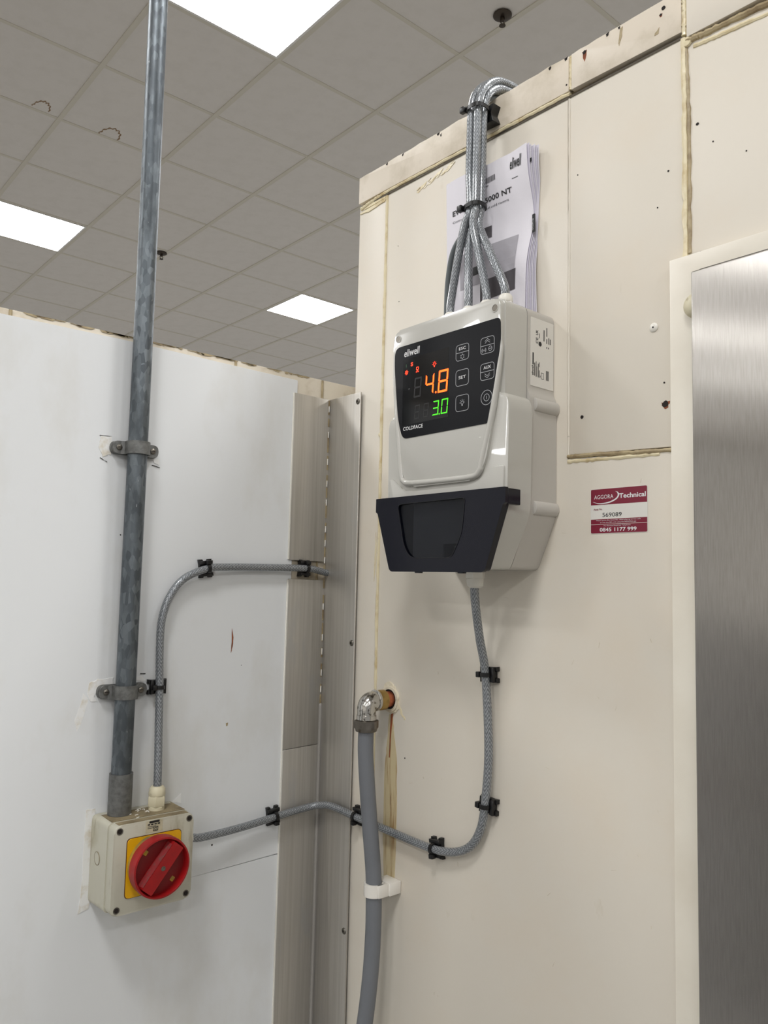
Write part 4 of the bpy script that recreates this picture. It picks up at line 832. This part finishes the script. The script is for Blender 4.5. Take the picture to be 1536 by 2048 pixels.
def strips(x0, x1, y0, y1, n=8): return [[(x0 + (x1 - x0) * k / n, y0), (x0 + (x1 - x0) * (k + 1) / n, y0), (x0 + (x1 - x0) * (k + 1) / n, y1), (x0 + (x1 - x0) * k / n, y1)] for k in range(n)]
def grid(x0, x1, y0, y1, n=6, m=5):
    r = []
    for j in range(m): r += strips(x0, x1, y0 + (y1 - y0) * j / m, y0 + (y1 - y0) * (j + 1) / m, n)
    return r
# picture of the controller on the cover
on_cover(grid(0.026, 0.126, 0.066, 0.116), 'pic_light', 'printed_picture')
on_cover(grid(0.064, 0.128, 0.040, 0.068), 'pic_dark', 'printed_picture', 0.0005)
on_cover(grid(0.026, 0.082, 0.126, 0.142, 5, 2), 'pic_dark', 'printed_picture', 0.0005)
on_cover(grid(0.050, 0.072, 0.080, 0.092, 3, 2), 'print_black', 'printed_picture', 0.0006)
on_cover([[(x, 0.200), (x + w, 0.200), (x + w, 0.2075), (x, 0.2075)] for x, w in [(0.070 + k * 0.00165, 0.0011 if k % 3 else 0.0013) for k in range(14)]], 'print_mid', 'barcode')
on_cover(strips(0.070, 0.080, 0.196, 0.1970, 3), 'print_mid', 'printed_line')
on_cover(strips(0.1200, 0.1300, 0.1905, 0.1912, 4), 'print_black', 'printed_line')
COVER_TEXT = []
def ctext(s, x0, x1, y0, y1, m, bold=0.0, shear=0.0): COVER_TEXT.append(len(QUEUE)); text(s, x0, x1, y0, y1, 0, m, cover, bold, shear, name='cover_lettering')
ctext('EWRC', 0.0125, 0.0470, 0.1760, 0.1835, 'print_black', 0.02)
ctext('300/5000 NT', 0.0500, 0.1185, 0.1745, 0.1815, 'print_black', 0.015)
ctext('Controllers for ventilated cold rooms', 0.0125, 0.1120, 0.1655, 0.1685, 'print_black', 0.0)
ctext('eliwell', 0.1180, 0.1375, 0.2030, 0.2180, 'print_black', 0.02, 0.3)
b = B(); prism(b, rrect(0.1478, 0.1525, 0.1110, 0.1350, 0.001, 2), 0.0085, 0.0092); tb = obj('language_tab', b, 'print_black', mn)
text('English', 0.1482, 0.1500, 0.1140, 0.1290, 0.0092, 'print_white', tb, 0.0, rot=-90)
b = B(); box(b, 0.1485, 0.1510, 0.203, 0.208, 0.0150, 0.0154); obj('index_mark', b, 'print_black', mn, smooth=0)

# ================================================================== WASTE PIPE
el = thing('pipe_elbow', 'chrome elbow fitting on a copper stub poking from the cream wall', 'pipe fitting', MR(0.1670, 1.3290))
DH = 0.046
b = B(); lathe(b, [(0.0115, 0.0029), (0.0115, 0.016)], 24); obj('copper_stub', b, 'copper', el)
b = B(); lathe(b, [(0.0122, 0.0145), (0.0146, 0.0150), (0.0146, 0.0270), (0.0140, 0.0280)], 32); obj('brass_ring', b, 'brass', el)
b = B(); lathe(b, [(0.0140, 0.0280), (0.0152, 0.0285), (0.0152, 0.0315), (0.0136, 0.0325)], 32); obj('elbow_collar', b, 'chrome', el)
b = B(); tube(b, [(0, 0, 0.0320), (0, 0, 0.0350), (0, -0.0006, 0.0395), (0, -0.0040, 0.0440), (0, -0.0095, DH), (0, -0.016, DH), (0, -0.0185, DH)], 0.0136, 24, 6); obj('elbow_body', b, 'chrome', el)
b = B(); lathe(b, [(0.0136, 0.0), (0.0142, 0.0005), (0.0142, 0.0065), (0.0136, 0.0070)], 32, Matrix.Translation((0, -0.0185, DH)) @ DN); obj('elbow_neck', b, 'chrome', el)
b = B(); lathe(b, [(0.0160, 0.0), (0.0178, 0.0010), (0.0178, 0.0110), (0.0160, 0.0125), (0.0150, 0.0160), (0.0118, 0.0165)], 48, Matrix.Translation((0, -0.0255, DH)) @ DN, hexa=(0, 1, 2)); obj('compression_nut', b, 'nut', el)
b = B(); tube(b, [R3(0.1670, 1.2930, DH), R3(0.1668, 1.262, DH), R3(0.1690, 1.22, 0.0440), R3(0.1735, 1.16, 0.0405), R3(0.1785, 1.10, 0.0365), R3(0.1795, 1.065, 0.0350), R3(0.1800, 1.01, 0.0350), R3(0.1790, 0.95, 0.0380), R3(0.1745, 0.88, 0.044), R3(0.168, 0.80, 0.055), R3(0.16, 0.70, 0.07), R3(0.15, 0.5, 0.08)], 0.0112, 24, 10)
tag(obj('waste_pipe', b, 'hose'), 'smooth grey plastic waste pipe hanging from the chrome elbow', 'pipe')
hc = thing('pipe_clip', 'white plastic clip holding the grey waste pipe to the wall', 'pipe clip', MR(0.1795, 1.0720))
b = B(); box(b, -0.012, 0.0185, -0.0085, 0.0085, 0.0005, 0.0215, 0.001); obj('clip_base', b, 'clip_white', hc)
b = B(); n = 24; rows = []
for k in range(n + 1):
    a = math.radians(-62 + 304 * k / n); c, s = math.cos(a), math.sin(a); r0, r1 = 0.0114, 0.0142
    rows.append([b.verts.new((r * c, y, 0.0352 + r * s)) for r, y in ((r0, -0.0085), (r1, -0.0085), (r1, 0.0085), (r0, 0.0085))])
for p, q in zip(rows, rows[1:]):
    for k in range(4): b.faces.new((p[k], p[(k + 1) % 4], q[(k + 1) % 4], q[k]))
b.faces.new(rows[0]); b.faces.new(rows[-1][::-1]); obj('clip_band', b, 'clip_white', hc)
b = B(); box(b, 0.0105, 0.0165, -0.0085, 0.0085, 0.0210, 0.0400, 0.0012); obj('clip_latch', b, 'clip_white', hc)

# ================================================================== ASSET STICKER
st = thing('asset_sticker', 'maroon and white asset number sticker on the cream wall beside the door', 'sticker', MR(0.5122, 1.5612))
SW, SH = 0.0735, 0.0520
b = B(); prism(b, rrect(0, SW, 0, SH, 0.002, 3), 0.0002, 0.0005); stk = obj('backing', b, 'label', st)
b = B(); prism(b, rpoly([(0.0005, 0.0333), (SW - 0.0005, 0.0333), (SW - 0.0005, SH - 0.0005), (0.0005, SH - 0.0005)], [0, 0, 0.0016, 0.0016], 3), 0.0005, 0.0006); obj('maroon_band', b, 'maroon', st)
b = B(); box(b, 0.0005, SW - 0.0005, 0.0109, 0.0166, 0.0005, 0.0006); obj('maroon_band', b, 'maroon', st, smooth=0)
b = B(); prism(b, rpoly([(0.0005, 0.0005), (SW - 0.0005, 0.0005), (SW - 0.0005, 0.0104), (0.0005, 0.0104)], [0.0016, 0.0016, 0, 0], 3), 0.0005, 0.0006); obj('maroon_band', b, 'maroon', st)
ZS = 0.0006
text('AGGORA', 0.0050, 0.0305, 0.0400, 0.0447, ZS, 'print_white', st, 0.0); text('Technical', 0.0380, 0.0715, 0.0395, 0.0450, ZS, 'print_white', st, 0.025)
b = B(); arc = []
P0 = [(0.0030, 0.0372), (0.012, 0.0352), (0.024, 0.0362), (0.033, 0.0395), (0.0362, 0.0432), (0.0352, 0.0465), (0.0332, 0.0478)]; P1 = [(0.0030, 0.0370), (0.012, 0.0342), (0.025, 0.0349), (0.0345, 0.0385), (0.0382, 0.0432), (0.0365, 0.0468), (0.0332, 0.0479)]
a = [b.verts.new((p.x, p.y, ZS + 0.0001)) for p in smooth_path([(x, y, 0) for x, y in P0], 5)]; c = [b.verts.new((p.x, p.y, ZS + 0.0001)) for p in smooth_path([(x, y, 0) for x, y in P1], 5)]
for k in range(len(a) - 1): b.faces.new((a[k], c[k], c[k + 1], a[k + 1]))
obj('swoosh', b, 'print_white', st, smooth=0)
text('Asset No.', 0.0042, 0.0160, 0.0270, 0.0294, 0.0005, 'maroon', st, 0.02); text('569089', 0.0160, 0.0412, 0.0190, 0.0238, 0.0005, 'print_black', st, 0.005)
text('Please quote this Asset No. when placing service calls', 0.0080, 0.0650, 0.0142, 0.0159, ZS, 'print_white', st); text('or scan the QR code using the AGGORA app', 0.0130, 0.0595, 0.0117, 0.0134, ZS, 'print_white', st)
text('For Service Enquiries Telephone', 0.0180, 0.0525, 0.0080, 0.0096, ZS, 'print_white', st); text('0845 1177 999', 0.0125, 0.0600, 0.0022, 0.0066, ZS, 'print_white', st, 0.02)

# ================================================================== SPRINKLERS
def sprinkler(x, y, label):
    t = thing('sprinkler_head', label, 'sprinkler', Matrix.Translation((x, y, CEIL)), 'ceiling sprinklers')
    b = B(); lathe(b, [(0.040, -0.0002), (0.040, -0.004), (0.030, -0.010), (0.014, -0.012)], 28); obj('escutcheon', b, 'sprinkler', t)
    b = B(); lathe(b, [(0.010, -0.011), (0.010, -0.024), (0.007, -0.027)], 16); obj('body', b, 'sprinkler', t)
    for s in (1, -1):
        b = B(); tube(b, [(s * 0.008, 0, -0.025), (s * 0.012, 0, -0.034), (s * 0.004, 0, -0.045)], 0.0022, 8, 4); obj('arm', b, 'sprinkler', t)
    b = B(); lathe(b, [(0.004, -0.044), (0.014, -0.047), (0.014, -0.049), (0.003, -0.051)], 16); obj('deflector', b, 'sprinkler', t)
sprinkler(1.625, 1.056, 'brown sprinkler head on the ceiling above the cream wall')
sprinkler(1.648, 4.419, 'small distant brown sprinkler head just right of the conduit')
flush_text()
for o in list(COL.objects):
    if o.name.startswith('cover_lettering') and o.parent == cover:
        me = o.data; bm = bmesh.new(); bm.from_mesh(me); bmesh.ops.triangulate(bm, faces=bm.faces[:]); bm.to_mesh(me); bm.free()
        for v in me.vertices: v.co.z = dsurf(min(1, max(0, v.co.x / PW)), v.co.y / PH, 0) + 0.0006
        o.name = 'lettering'
